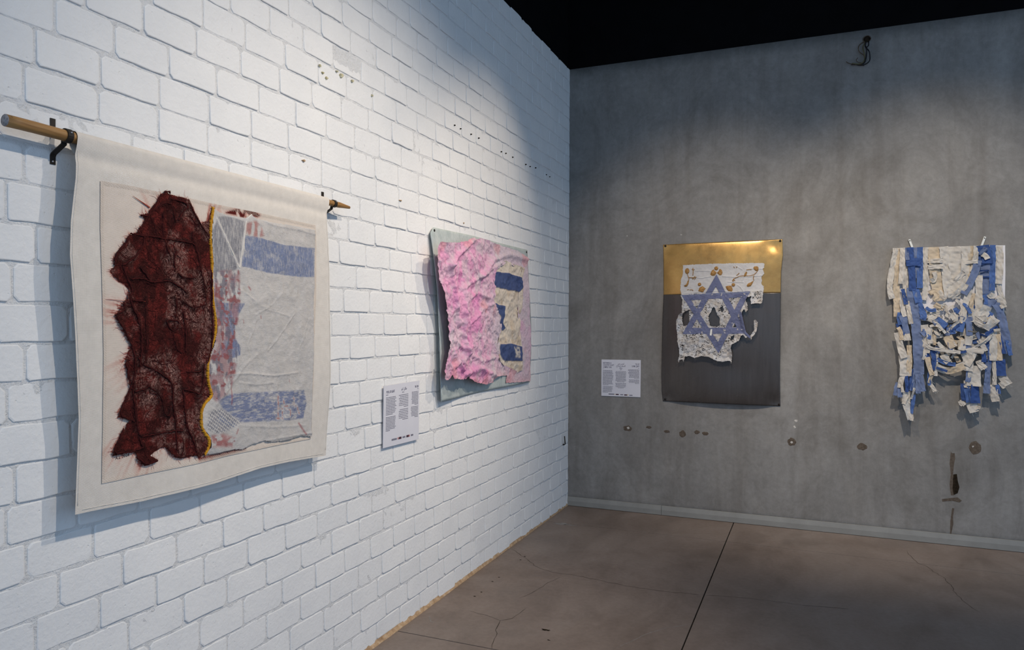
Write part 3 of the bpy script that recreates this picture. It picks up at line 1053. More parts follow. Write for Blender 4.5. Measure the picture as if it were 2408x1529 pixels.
thread2 = 0.5 + 0.5 * np.sin((S * np.cos(dirn) - Z * np.sin(dirn) + warp) * 6.283 / 0.0075)
speck = fbm(S * 150, Z * 150, 47, 3, 0.7)
pale = sstep(0.42, 0.60, net) * sstep(0.44, 0.70, speck * 0.75 + 0.22 * thread + 0.13 * thread2)
col = np.zeros(S.shape + (3,)) + np.array((0.070, 0.013, 0.012))
col = mixc(col, (0.16, 0.022, 0.019), sstep(0.42, 0.66, fbm(S * 34, Z * 26, 48, 5, 0.65)))
col = mixc(col, (0.42, 0.225, 0.195), pale * 0.80)
col = mixc(col, (0.022, 0.006, 0.007), np.exp(-(dc / 0.0075) ** 2) * (0.45 + 0.5 * sstep(0.35, 0.6, fbm(S * 30, Z * 30, 39, 3))))
col = mixc(col, (0.20, 0.028, 0.020), np.exp(-np.abs(sd) / 0.006) * 0.45)
# bright wool tufts low down
TUFT = [(4.1555, 1.1623), (4.0976, 1.1596), (4.0975, 1.1306), (4.1554, 1.1365)]
TUFT2 = [(4.0843, 1.1419), (4.0521, 1.1293), (4.0398, 1.0763), (4.0839, 1.0809)]
for t_ in (TUFT, TUFT2):
    col = mixc(col, (0.13, 0.012, 0.011), inside(S, Z, t_) * 0.75)
OFFW = canvas_off(S, Z) + 0.0026 + 0.0045 * np.exp(-(dc / 0.010) ** 2) + 0.004 * fbm(S * 60, Z * 60, 49, 4) + 0.0012 * thread
OFFW = OFFW - 0.0035 * np.exp(-np.clip(sd, 0, 1) / 0.003)
wool = sheet('wool_patch', 'L', S, Z, OFFW, M_WOOL, hang, cells(M), col)
wool['label'] = 'dark red felted wool patch with knotted cords'


def woff(s, z):
    i = int(round((s - smin) / (smax - smin) * (S.shape[0] - 1)))
    j = int(round((z - zmin) / (zmax - zmin) * (S.shape[1] - 1)))
    i = min(max(i, 0), S.shape[0] - 1)
    j = min(max(j, 0), S.shape[1] - 1)
    return float(OFFW[i, j])


rr = random.Random(21)
for c_ in CORDS:
    P = smooth_path(c_, 0.006)
    r0 = rr.uniform(0.0015, 0.0028)
    pts, rad_ = [], []
    for i, p in enumerate(P):
        s_, z_ = p[0] + rr.uniform(-.0013, .0013), p[1] + rr.uniform(-.0013, .0013)
        pts.append(LWP(s_, z_, woff(s_, z_) + r0 * 0.25))
        rad_.append(r0 * rr.uniform(0.55, 1.45) * (0.5 if i in (0, len(P) - 1) else 1))
    tube('knotted_cord', pts, rad_, M_CORD, wool, 6)

# finer threads matted over the patch
th_d = []
WI = np.array(WOOL)
k = 0
while k < 230:
    s_, z_ = rr.uniform(smin, smax), rr.uniform(zmin, zmax)
    if not inside(np.array([s_]), np.array([z_]), WOOL)[0]:
        continue
    a = rr.uniform(0, 6.28)
    pts = []
    for q in range(rr.randint(5, 16)):
        if not inside(np.array([s_]), np.array([z_]), WOOL)[0]:
            break
        pts.append(LWP(s_, z_, woff(s_, z_) + 0.0004))
        a += rr.gauss(0, 0.35)
        s_ += math.cos(a) * 0.006
        z_ += math.sin(a) * 0.006
    if len(pts) > 2:
        th_d.append(tube_data(pts, rr.uniform(0.0005, 0.0011), 4))
        k += 1
V, F = join_data(th_d)
o = mesh_obj('matted_threads', V, F, M_CORD, wool)
o['kind'] = 'stuff'

# loose fibres standing out of the patch edge
fib_d = []
WP = along(WOOL + WOOL[:1], 900)
for k in range(520):
    i = rr.randrange(900)
    p = WP[i]
    if p[0] < 3.80:
        continue
    d = np.array([p[0] - 4.03 + rr.uniform(-.15, .15), (p[1] - 1.48) * rr.uniform(0.2, 1.2) + rr.uniform(-.1, .1)])
    d /= np.linalg.norm(d)
    L_ = rr.uniform(0.004, 0.012) if rr.random() < 0.85 else rr.uniform(0.012, 0.03)
    bend = rr.uniform(-.8, .8)
    pts = []
    for t in (0, 0.5, 1):
        q = p + d * (L_ * t - 0.004) + np.array([-d[1], d[0]]) * bend * L_ * t * t
        pts.append(LWP(q[0], q[1], float(canvas_off(q[0], q[1])) + 0.0024 - 0.0006 * t))
    fib_d.append(tube_data(pts, [0.0005, 0.0004, 0.0002], 3))
p0, p1 = [(4.2767, 1.8634), (4.2184, 1.8392)]
fib_d.append(tube_data([LWP(p0[0] + (p1[0] - p0[0]) * t, p0[1] + (p1[1] - p0[1]) * t, 0.0785) for t in (0, .4, 1)], [0.0004, 0.0012, 0.0022], 4))
p0, p1, p2 = [(4.3730, 1.5637), (4.2921, 1.5628), (4.2348, 1.5621)]
fib_d.append(tube_data([LWP(p0[0], p0[1], 0.0775), LWP(p1[0], p1[1], 0.079), LWP(p2[0], p2[1], 0.082)], [0.0005, 0.0008, 0.0007], 4))
V, F = join_data(fib_d)
o = mesh_obj('loose_fibres', V, F, M_FIBRE, wool)
o['kind'] = 'stuff'

# yellow overstitched seam
YEL = [(3.9754, 1.8767), (3.9762, 1.8586), (3.9831, 1.8287), (3.9866, 1.7787), (3.9826, 1.7406), (3.9770, 1.6915), (3.9796, 1.6678), (3.9794, 1.6292), (3.9765, 1.5893), (3.9710, 1.5508), (3.9632, 1.5107), (3.9630, 1.4705), (3.9729, 1.4402), (3.9890, 1.4020), (3.9942, 1.3761), (3.9959, 1.3625), (3.9956, 1.3090), (3.9783, 1.2678), (3.9881, 1.2549), (4.0060, 1.2456), (4.0217, 1.2200), (4.0233, 1.1944), (4.0205, 1.1642), (4.0072, 1.1447), (3.9910, 1.1260), (3.9909, 1.1082), (3.9962, 1.0939), (4.0121, 1.0759)]
YP = smooth_path(YEL, 0.0026, 1)
yd = [tube_data([LWP(p[0], p[1], float(canvas_off(p[0], p[1])) + 0.0075) for p in YP[::3]], 0.0021, 6)]
for i in range(1, len(YP) - 1):
    t = YP[i + 1] - YP[i - 1]
    t /= np.linalg.norm(t)
    nrm = np.array([-t[1], t[0]])
    w = rr.uniform(0.0040, 0.0078)
    a = YP[i] - nrm * w + t * 0.002
    b = YP[i] + nrm * w * rr.uniform(.7, 1.1) - t * 0.002
    o0 = float(canvas_off(YP[i][0], YP[i][1]))
    yd.append(tube_data([LWP(a[0], a[1], o0 + 0.0055), LWP(YP[i][0], YP[i][1], o0 + 0.0102), LWP(b[0], b[1], o0 + 0.0055)], [0.0010, 0.0016, 0.0009], 5))
V, F = join_data(yd)
seam = mesh_obj('yarn_seam', V, F, M_YARN, hang, smooth=True)
seam['label'] = 'yellow overstitched yarn seam'

# gauze half with blue stripes
GA = [(3.9733, 1.8743), (3.9549, 1.8659), (3.9117, 1.8608), (3.8330, 1.8617), (3.8024, 1.8762), (3.7814, 1.8687), (3.6946, 1.8637), (3.5782, 1.8678), (3.4492, 1.8658), (3.4461, 1.7963), (3.4507, 1.7010), (3.4519, 1.5014), (3.4529, 1.2686), (3.4541, 1.0559), (3.5109, 1.0672), (3.5729, 1.0662), (3.6324, 1.0653), (3.6896, 1.0691), (3.7338, 1.0816), (3.7766, 1.0804), (3.8078, 1.0733), (3.8383, 1.0663), (3.8741, 1.0719), (3.9166, 1.0729), (3.9633, 1.0734), (3.9995, 1.0751), (4.0101, 1.0768), (3.9888, 1.0981), (3.9890, 1.1256), (4.0194, 1.1639), (4.0215, 1.2199), (4.0040, 1.2453), (3.9763, 1.2675), (3.9936, 1.3088), (3.9939, 1.3623), (3.9870, 1.4019), (3.9709, 1.4401), (3.9610, 1.4705), (3.9612, 1.5108), (3.9744, 1.5894), (3.9776, 1.6680), (3.9750, 1.6917), (3.9806, 1.7409), (3.9846, 1.7790), (3.9811, 1.8291)]
STR1 = [(3.8347, 1.8003), (3.7810, 1.8019), (3.7208, 1.7965), (3.6371, 1.7884), (3.5533, 1.7905), (3.4540, 1.7938), (3.4562, 1.7338), (3.4611, 1.6804), (3.5525, 1.6764), (3.6010, 1.6766), (3.6709, 1.6783), (3.7375, 1.6815), (3.8012, 1.6890), (3.8541, 1.6924), (3.8463, 1.7249), (3.8364, 1.7549)]
STR2 = [(3.9569, 1.2463), (3.9215, 1.2585), (3.8733, 1.2629), (3.7564, 1.2574), (3.5837, 1.2477), (3.5096, 1.2449), (3.4939, 1.1928), (3.5088, 1.1355), (3.5733, 1.1366), (3.6560, 1.1434), (3.7558, 1.1539), (3.8549, 1.1629), (3.9363, 1.2177)]
STARF = [(3.9643, 1.5676), (3.8393, 1.5670), (3.8689, 1.5215), (3.8805, 1.4913), (3.8842, 1.4584), (3.8564, 1.4161), (3.8563, 1.3916), (3.9012, 1.3804), (3.9466, 1.3879), (3.9394, 1.4241), (3.9245, 1.4504), (3.9247, 1.4913), (3.9399, 1.5109), (3.9604, 1.5274)]
DARK = [(3.9603, 1.8471), (3.9117, 1.8552), (3.8329, 1.8486), (3.8387, 1.7998), (3.8484, 1.7465), (3.8620, 1.6890), (3.9010, 1.6704), (3.9758, 1.6654), (3.9798, 1.7410), (3.9802, 1.8030), (3.9658, 1.8325)]
NET = [(3.9931, 1.2086), (3.9787, 1.2180), (3.9363, 1.2177), (3.8549, 1.1629), (3.8727, 1.1565), (3.9075, 1.1424), (3.9637, 1.1373), (4.0070, 1.1596)]
REDB = [(3.9837, 1.1373), (3.9359, 1.1349), (3.8783, 1.1127), (3.8820, 1.0846), (3.9834, 1.0973)]
WASH = [(3.8329, 1.8442), (3.7814, 1.8569), (3.7558, 1.8377), (3.7383, 1.8067), (3.7810, 1.8019), (3.8306, 1.8051)]
COLM = [(3.9758, 1.6654), (3.8620, 1.6875), (3.8575, 1.5867), (3.8689, 1.5215), (3.8803, 1.4569), (3.8681, 1.3848), (3.8891, 1.2999), (3.9178, 1.2667), (3.9643, 1.2429), (3.9916, 1.2661), (3.9939, 1.3623), (3.9709, 1.4401), (3.9602, 1.4996)]
s0, s1 = min(p[0] for p in GA), max(p[0] for p in GA)
z0, z1 = min(p[1] for p in GA), max(p[1] for p in GA)
S, Z = grid(s0, s1, z0, z1, 0.0027)
dg = dist_line(S, Z, GA, True)
M = np.where(inside(S, Z, GA), dg, -dg) + 0.003 * (fbm(S * 120, Z * 120, 51, 3) - 0.5) > 0
wr = crumple(S, Z, 9.0, 52, 3)
lines = np.zeros(S.shape)
for pl, wd, ht in (
        ([(3.8162, 1.4356), (3.7896, 1.4824), (3.7793, 1.5151)], .003, .005), ([(3.7183, 1.4017), (3.6580, 1.4541), (3.5760, 1.5329)], .003, .005), ([(3.5432, 1.4026), (3.5136, 1.4604), (3.4782, 1.5194)], .003, .004),
        ([(3.5457, 1.3978), (3.5404, 1.3476), (3.5351, 1.3053)], .003, .004), ([(3.7367, 1.5502), (3.6700, 1.5393), (3.6000, 1.5246)], .003, .004), ([(3.8893, 1.3285), (3.8196, 1.3272), (3.6911, 1.3103), (3.5500, 1.3142)], .004, .006),
        ([(3.8620, 1.6875), (3.8775, 1.6434), (3.8615, 1.6010)], .003, .003), ([(3.9642, 1.2359), (3.8988, 1.2935), (3.8401, 1.3546), (3.7785, 1.3887)], .006, .006), ([(3.7794, 1.5300), (3.6928, 1.5696), (3.6475, 1.6098)], .004, .004),
        ([(3.8314, 1.6022), (3.7583, 1.5603), (3.6700, 1.5470)], .003, .003), ([(3.4640, 1.7332), (3.4572, 1.5013), (3.4608, 1.2692), (3.4646, 1.0707)], .004, .005), ([(3.7766, 1.0804), (3.6441, 1.0795), (3.4542, 1.0726)], .004, .005),
        ([(3.6909, 1.2857), (3.7778, 1.2845), (3.8597, 1.2978)], .004, .004), ([(3.8588, 1.1533), (3.6899, 1.1244), (3.4984, 1.1080)], .005, .004), ([(3.7278, 1.8594), (3.6946, 1.8530), (3.5537, 1.8548), (3.4517, 1.8473)], .005, .005)):
    lines = lines + ht * np.exp(-(dist_line(S, Z, pl) / wd) ** 2)
w1l = [(3.9622, 1.8440), (3.9303, 1.7950), (3.8917, 1.7353), (3.8620, 1.6861)]
w2l = [(3.8024, 1.8762), (3.8289, 1.8564), (3.8367, 1.8044), (3.8484, 1.7465), (3.8620, 1.6861)]
wr3 = crumple(S + 0.3 * Z, Z - 0.4 * S, 24, 50, 3)
OFFG = canvas_off(S, Z) + 0.003 + 0.0085 * wr + 0.0045 * wr3 + 0.45 * lines + 0.0015 * fbm(S * 40, Z * 40, 55, 3)
OFFG = OFFG - 0.0025 * np.exp(-dg / 0.004)
col = np.zeros(S.shape + (3,)) + np.array((0.63, 0.60, 0.58))
col = col * (0.88 + 0.22 * fbm(S * 18, Z * 18, 56, 4))[..., None]
edge_n = 0.004 * (fbm(S * 50, Z * 50, 57, 3) - 0.5)


def reg(poly, soft=0.002):
    d = dist_line(S, Z, poly, True)
    return sstep(-soft, soft, np.where(inside(S, Z, poly), d, -d) + edge_n)


tx = 0.5 * fbm(S * 120, Z * 24, 58, 3) + 0.5 * fbm(S * 24, Z * 120, 59, 3)
hz = fbm(S * 330, Z * 60, 60, 3, 0.7)
vz = fbm(S * 50, Z * 300, 61, 3, 0.7)
blotch = sstep(0.60, 0.72, fbm(S * 26, Z * 26, 62, 4))
b1 = reg(STR1) * (0.90 - 0.38 * sstep(0.40, 0.74, hz) - 0.3 * blotch)
col = mixc(col, (0.105, 0.165, 0.345), np.clip(b1, 0, 1))
b2 = reg(STR2, 0.004) * (0.90 - 0.62 * sstep(0.44, 0.72, vz) - 0.35 * blotch)
col = mixc(col, (0.105, 0.155, 0.33), np.clip(b2, 0, 1))
b3 = reg(STARF) * (0.92 - 0.45 * sstep(0.42, 0.72, hz) - 0.2 * blotch)
col = mixc(col, (0.10, 0.145, 0.31), np.clip(b3, 0, 1))
dk = reg(DARK, 0.003) * (0.82 - 0.5 * sstep(0.40, 0.72, fbm(S * 300, Z * 40, 63, 3, 0.7)))
col = mixc(col, (0.15, 0.155, 0.20), np.clip(dk, 0, 1))
pk = reg(COLM, 0.006)
pk1 = pk * sstep(0.38, 0.58, fbm(S * 60, Z * 30, 64, 4))
col = mixc(col, (0.36, 0.16, 0.18), np.clip(pk1, 0, 1) * 0.75)
pk2 = pk * sstep(0.50, 0.64, fbm(S * 90, Z * 45, 65, 4)) * sstep(3.66, 3.78, S)
col = mixc(col, (0.13, 0.12, 0.17), np.clip(pk2, 0, 1) * 0.8)
pk3 = (pk + reg(REDB, 0.008)) * sstep(0.57, 0.66, fbm(S * 55, Z * 75, 66, 4))
col = mixc(col, (0.30, 0.04, 0.045), np.clip(pk3, 0, 1) * 0.85)
rb = reg(REDB, 0.008) * sstep(0.36, 0.60, fbm(S * 40, Z * 70, 67, 4))
col = mixc(col, (0.42, 0.13, 0.13), np.clip(rb, 0, 1) * 0.8)
ws = reg(WASH, 0.006) * sstep(0.34, 0.58, fbm(S * 70, Z * 25, 68, 4))
col = mixc(col, (0.46, 0.17, 0.15), np.clip(ws, 0, 1) * 0.85)
nt = reg(NET, 0.006)
grd = np.maximum(np.sin((S * 0.8 + Z * 0.6) * 700), np.sin((-S * 0.6 + Z * 0.8) * 620))
col = mixc(col, (0.15, 0.15, 0.20), nt * (grd < 0.55) * 0.85)
b3l = np.exp(-dist_line(S, Z, [(3.9455, 1.1851), (3.8980, 1.1582), (3.8746, 1.1481)]) / 0.012)
col = mixc(col, (0.10, 0.15, 0.31), np.clip(b3l * nt * 1.2, 0, 1) * (grd < 0.5) * 0.8)
for pl, wd in (([(3.5388, 1.1196), (3.5187, 1.0976), (3.4931, 1.0713)], .0045), ([(3.8667, 1.1399), (3.8745, 1.1265)], .003), ([(3.7581, 1.5258), (3.7559, 1.5168)], .0022), ([(3.8450, 1.5102), (3.8429, 1.5000)], .0018),
               ([(3.6008, 1.2903), (3.5984, 1.2806)], .0015), ([(3.8194, 1.6247), (3.8111, 1.6163)], .004), ([(3.8973, 1.3689), (3.9143, 1.3300)], .003), ([(3.8988, 1.3006), (3.8965, 1.2292)], .003)):
    col = mixc(col, (0.36, 0.07, 0.08), np.exp(-(dist_line(S, Z, pl) / wd) ** 2) * 0.75)
# red and white strokes printed on the lower stripe
for pl in ([(3.6612, 1.2339), (3.6606, 1.1517)], [(3.6609, 1.1905), (3.6355, 1.1847), (3.6352, 1.1487)], [(3.6334, 1.2189), (3.6262, 1.1947), (3.5978, 1.1918)], [(3.6167, 1.1827), (3.5881, 1.1734), (3.5927, 1.1516)], [(3.5786, 1.1979), (3.5492, 1.1853), (3.5341, 1.1579)],
           [(3.5739, 1.2214), (3.5689, 1.2001)], [(3.6675, 1.1540), (3.6445, 1.1513)]):
    dd = dist_line(S, Z, pl)
    col = mixc(col, (0.66, 0.62, 0.60), np.exp(-(dd / 0.006) ** 2) * 0.8)
    col = mixc(col, (0.42, 0.12, 0.10), np.exp(-(dd / 0.0025) ** 2) * sstep(0.42, 0.52, fbm(S * 150, Z * 150, 69, 2)))
col = mixc(col, (0.45, 0.42, 0.36), np.exp(-(dist_line(S, Z, [(3.8416, 1.6192), (3.8335, 1.6123)]) / .006) ** 2) * 0.6)
col = mixc(col, (0.74, 0.70, 0.68), np.exp(-(dist_line(S, Z, w1l) / .005) ** 2) * 0.9)
col = mixc(col, (0.74, 0.71, 0.69), np.exp(-(dist_line(S, Z, w2l) / .005) ** 2) * 0.9)
gauze = sheet('gauze_panel', 'L', S, Z, OFFG, M_GAUZE, hang, cells(M), col)
gauze['label'] = 'white crumpled gauze with blue stripes'
for pl, r_ in ((w1l, 0.0022), (w2l, 0.0030)):
    P = smooth_path(pl, 0.006)
    tube('gauze_fold', [LWP(p[0], p[1], float(canvas_off(p[0], p[1])) + 0.0085) for p in P], [r_ * (0.6 + 0.8 * rr.random()) for _ in P], M_CANVAS, gauze, 6)

# painted initials and date low on the panel
def text_mesh(txt, size, sx=1.0, align='LEFT', bold=0.0):
    cu = bpy.data.curves.new('text', 'FONT')
    cu.body = txt
    cu.size = size
    cu.align_x = align
    cu.offset = bold
    cu.resolution_u = 2
    ob = bpy.data.objects.new('text', cu)
    COL.objects.link(ob)
    dg_ = bpy.context.evaluated_depsgraph_get()
    me = bpy.data.meshes.new_from_object(ob.evaluated_get(dg_))
    V = [(v.co.x * sx, v.co.y) for v in me.vertices]
    F = [tuple(p.vertices) for p in me.polygons]
    bpy.data.objects.remove(ob)
    bpy.data.curves.remove(cu)
    bpy.data.meshes.remove(me)
    return V, F


V, F = text_mesh('A.L 2024', 0.0125, 1.0)
(sx0, sz0), = [(4.3271, 1.1141)]
V = [LWP(sx0 - x, sz0 + y + x * 0.08, float(canvas_off(sx0 - x, sz0)) + 0.0022) for x, y in V]
mesh_obj('signature', V, F, M_CORD, hang)

# ------------------------------------------------------------------ rod and its brackets
rod_l, rod_r = 4.622, 3.190
pts, rad_ = [], []
for k in range(41):
    t = k / 40
    s_ = rod_l + (rod_r - rod_l) * t
    pts.append(LWP(s_, ROD_Z + 0.0005 * math.sin(k), ROD_OFF))
    r_ = 0.0152 - 0.0034 * t
    if t > 0.955:
        r_ = 0.0088
    if t > 0.995:
        r_ = 0.0062
    rad_.append(r_)
rod = tube('wooden_rod', pts, rad_, M_ROD, None, 14)
tag(rod, 'worn wooden rod through the top sleeve of the canvas hanging', 'rod')
disc_pts = [LWP(rod_l + 0.0008, ROD_Z, ROD_OFF), LWP(rod_l - 0.002, ROD_Z, ROD_OFF)]
tube('rod_end', disc_pts, [0.0150, 0.0150], M_RODEND, rod, 14)


def strap(path, s, w, t, mat, name, parent):
    """flat iron strap bent along a path in the (off, z) plane"""
    P = [np.array(p, float) for p in path]
    V, F = [], []
    n = len(P)
    for i, p in enumerate(P):
        d = P[min(i + 1, n - 1)] - P[max(i - 1, 0)]
        d /= np.linalg.norm(d)
        nn = np.array([-d[1], d[0]]) * t / 2
        for (a, b) in ((w / 2, 1), (-w / 2, 1), (-w / 2, -1), (w / 2, -1)):
            q = p + nn * b
            V.append(LWP(s + a, q[1], q[0]))
    for i in range(n - 1):
        for j in range(4):
            F.append((4 * i + j, 4 * i + (j + 1) % 4, 4 * i + 4 + (j + 1) % 4, 4 * i + 4 + j))
    F += [(3, 2, 1, 0), tuple(4 * (n - 1) + j for j in range(4))]
    return mesh_obj(name, V, F, mat, parent)


def bracket(s, label, r_):
    e = thing('rod_bracket', label, 'bracket', (0, -s, 1.95), 'brackets under the hanging rod')
    arm = [(0.0022, 1.922), (0.0022, 1.943), (0.006, 1.950), (0.046, 1.9745 - 0.002)]
    ring = []
    for k in range(0, 15):
        a = math.radians(232 + 20 * k)
        ring.append((ROD_OFF + math.cos(a) * (r_ + 0.0022), ROD_Z + math.sin(a) * (r_ + 0.0022)))
    strap(arm + ring, s, 0.0155, 0.003, M_IRON, 'strap', e)
    back = [(0.0022, 2.045), (0.0022, 2.018), (0.006, 2.012), (ROD_OFF - r_ - 0.003, 2.000)]
    strap(back, s, 0.0140, 0.003, M_IRON, 'upper_strap', e)
    for (o_, z_) in ((0.0035, 1.930),):
        tube('screw', [LWP(s, z_, 0.002), LWP(s, z_, o_ + 0.002)], [0.0034, 0.0028], M_STEEL, e, 8)
    tube('screw', [LWP(s, ROD_Z + 0.006, ROD_OFF + r_ + 0.001), LWP(s, ROD_Z + 0.007, ROD_OFF + r_ + 0.0055)], [0.0028, 0.0022], M_STEEL, e, 8)
    return e


bracket(4.462, 'black iron bracket holding the thick left end of the wooden rod', 0.0150)
bracket(3.300, 'black iron bracket holding the thin right end of the wooden rod', 0.0118)

# ------------------------------------------------------------------ pink collage
collage = thing('paper_collage', 'crumpled pink paper collage with navy and cream window on pale green board', 'collage', (0.01, -1.7, 1.1))
BT = [(2.3645, 2.0137), (1.8886, 2.0250), (1.4422, 2.0236), (0.9859, 2.0259)]
BB = [(2.3036, 1.0785), (2.0740, 1.0793), (1.5049, 1.0885), (0.9274, 1.0882)]
BL_ = [(2.4023, 2.0019), (2.4067, 1.9790), (2.3920, 1.8865), (2.3620, 1.6926), (2.3460, 1.5049), (2.3356, 1.4139), (2.3339, 1.2294), (2.3185, 1.1279), (2.3036, 1.0785)]
BR_ = [(0.9859, 2.0259), (0.9767, 1.9606), (0.9406, 1.7518), (0.9036, 1.5097), (0.9008, 1.2964), (0.9065, 1.0864)]
BL_[0] = BT[0]
BR_[-1] = BB[-1]
S, Z = coons(BT, BB, BL_, BR_, 60, 60)


def board_off(s, z):
    v = (2.02 - z) / 0.95
    u = np.clip((s - 0.92) / 1.42, 0, 1.05)
    return 0.012 + 0.026 * u ** 3 * np.sin(np.clip(v, 0, 1) * math.pi) ** 0.8 + 0.016 * u ** 4 * sstep(0.5, 1.0, v) + 0.010 * np.sin(u * 7) * sstep(0.6, 1.0, v)


sheet('backing_board', 'L', S, Z, board_off(S, Z), M_BOARD, collage, None, None, 0.003)
for (s_, z_) in [(2.3610, 1.9982), (1.0032, 2.0092)]:
    tube('screw', [LWP(s_, z_, 0.010), LWP(s_, z_, float(board_off(s_, z_)) + 0.003)], [0.007, 0.007], M_IRON, collage, 8)

PAP = ([(2.4662, 1.9268), (2.3813, 1.9321)] + [(2.2137, 1.9482), (2.0977, 1.9712), (2.0095, 1.9978), (1.9923, 1.9863)] + [(1.8841, 2.0120), (1.6881, 2.0168), (1.4608, 2.0070), (1.2036, 2.0014)] + [(0.9649, 1.9626), (1.0063, 1.9367), (1.0054, 1.8710), (0.9874, 1.7583), (0.9598, 1.5699), (0.9439, 1.3888), (0.9401, 1.0955), (1.0852, 1.0998), (1.3959, 1.1144)]
       + [(1.3844, 1.1632), (1.5586, 1.1688), (1.6507, 1.1378), (1.7708, 1.1335)] + [(1.9692, 1.1646), (2.0700, 1.2022), (2.0916, 1.1916), (2.1450, 1.1904)] + [(2.2652, 1.2025), (2.2906, 1.2225), (2.3005, 1.2072), (2.3595, 1.1999), (2.3792, 1.2348), (2.3749, 1.2837), (2.3538, 1.3524), (2.3273, 1.4080), (2.3400, 1.4973), (2.3731, 1.5856), (2.4097, 1.6542), (2.4470, 1.7224), (2.4695, 1.7888), (2.4840, 1.8640)])
WIN = [(1.4030, 1.9039), (1.1316, 1.8751), (1.1545, 1.8142), (1.1537, 1.7503), (1.2001, 1.7250), (1.1981, 1.5665), (1.1967, 1.4540), (1.1604, 1.3492), (1.1586, 1.2010), (1.2195, 1.1842), (1.4305, 1.2349), (1.4939, 1.2885), (1.5289, 1.3494), (1.5094, 1.4344), (1.4863, 1.5201), (1.6356, 1.6530), (1.5938, 1.7372), (1.6165, 1.8198), (1.5618, 1.8517)]
s0, s1 = min(p[0] for p in PAP) - .01, max(p[0] for p in PAP) + .01
z0, z1 = min(p[1] for p in PAP) - .01, max(p[1] for p in PAP) + .01
S, Z = grid(s0, s1, z0, z1, 0.0038)
U = np.clip((S - s0) / (s1 - s0), 0, 1)
dp = dist_line(S, Z, PAP, True)
dwin = dist_line(S, Z, WIN, True)
M = (np.where(inside(S, Z, PAP), dp, -dp) + 0.004 * (fbm(S * 60, Z * 60, 71, 2) - 0.5) > 0) & ~(np.where(inside(S, Z, WIN), dwin, -dwin) > 0.002)
base = 0.024 + 0.072 * sstep(0.30, 1.0, U)
big = crumple(S, Z, 3.4, 72, 2)
fin = crumple(S, Z, 11, 75, 3)
fold = np.zeros(S.shape)
for pl, wd, ht in (([(2.3332, 1.8116), (2.2096, 1.8793), (1.9959, 1.9842)], .016, .030), ([(1.8483, 1.7851), (1.6298, 1.8994), (1.3528, 1.9615), (1.0335, 1.9547)], .020, .030), ([(2.1559, 1.6949), (1.9651, 1.7531), (1.7255, 1.8187), (1.4946, 1.8942)], .012, .016),
                   ([(2.1228, 1.6725), (2.1378, 1.5769), (2.1203, 1.4343), (2.0924, 1.3381)], .020, .030), ([(2.1555, 1.2456), (2.2182, 1.2957), (2.2484, 1.2740)], .012, .030), ([(2.0979, 1.2182), (1.9017, 1.2437), (1.6543, 1.1911), (1.4506, 1.1375)], .016, .020),
                   ([(2.0204, 1.6524), (1.9065, 1.6815), (1.7238, 1.6630)], .012, .016), ([(2.0188, 1.5061), (1.8461, 1.5827), (1.6593, 1.6258)], .012, .014), ([(2.2498, 1.4128), (2.1725, 1.3761), (2.0378, 1.3483)], .014, .022),
                   ([(2.0721, 1.3372), (1.8428, 1.2786), (1.5896, 1.2940)], .014, .018), ([(2.3529, 1.8888), (2.3032, 1.7793), (2.2420, 1.6444), (2.1894, 1.5056)], .020, .020)):
    fold = fold + ht * np.exp(-(dist_line(S, Z, pl) / wd) ** 2)
amp = 0.35 + 0.65 * sstep(0.15, 0.5, U)
fin2 = crumple(S - 0.5 * Z, Z + 0.3 * S, 26, 77, 2)
OFFP = base + amp * (0.034 * (big - 0.35) + 0.026 * (fin - 0.4) + 0.011 * (fin2 - 0.4)) + 0.62 * fold * (0.5 + 0.5 * amp) + 0.006 * np.exp(-dwin / 0.02)
OFFP = np.maximum(OFFP, board_off(S, Z) + 0.003)
pinkn = fbm(S * 3.2, Z * 3.2, 78, 4)
pm = np.clip(0.10 + 1.0 * sstep(0.28, 0.72, U) + 0.9 * (pinkn - 0.5), 0, 1)
low = sstep(1.36, 1.12, Z)
pm = np.clip(pm + 0.30 * low * sstep(0.25, 0.5, U) - 0.40 * sstep(1.85, 2.02, Z) * (1 - sstep(0.5, 0.8, U)), 0, 1)
fleck = sstep(0.40, 0.60, fbm(S * 22, Z * 22, 79, 4))
col = np.zeros(S.shape + (3,)) + np.array((0.66, 0.55, 0.61))
col = mixc(col, (0.76, 0.35, 0.55), pm * (0.50 + 0.45 * fleck))
col = mixc(col, (0.70, 0.20, 0.48), np.clip(pm * sstep(0.56, 0.72, fbm(S * 7, Z * 7, 80, 4)), 0, 1) * 0.6)
col = mixc(col, (0.62, 0.58, 0.60), sstep(0.55, 0.70, fbm(S * 9, Z * 9, 81, 4)) * 0.55)
col = mixc(col, (0.78, 0.42, 0.40), np.exp(-dp / 0.03) * low * 0.5)
col = mixc(col, (0.72, 0.28, 0.30), sstep(0.66, 0.76, fbm(S * 6, Z * 6, 82, 3)) * 0.5)
paper = sheet('pink_paper', 'L', S, Z, OFFP, M_TISSUE, collage, cells(M), col)

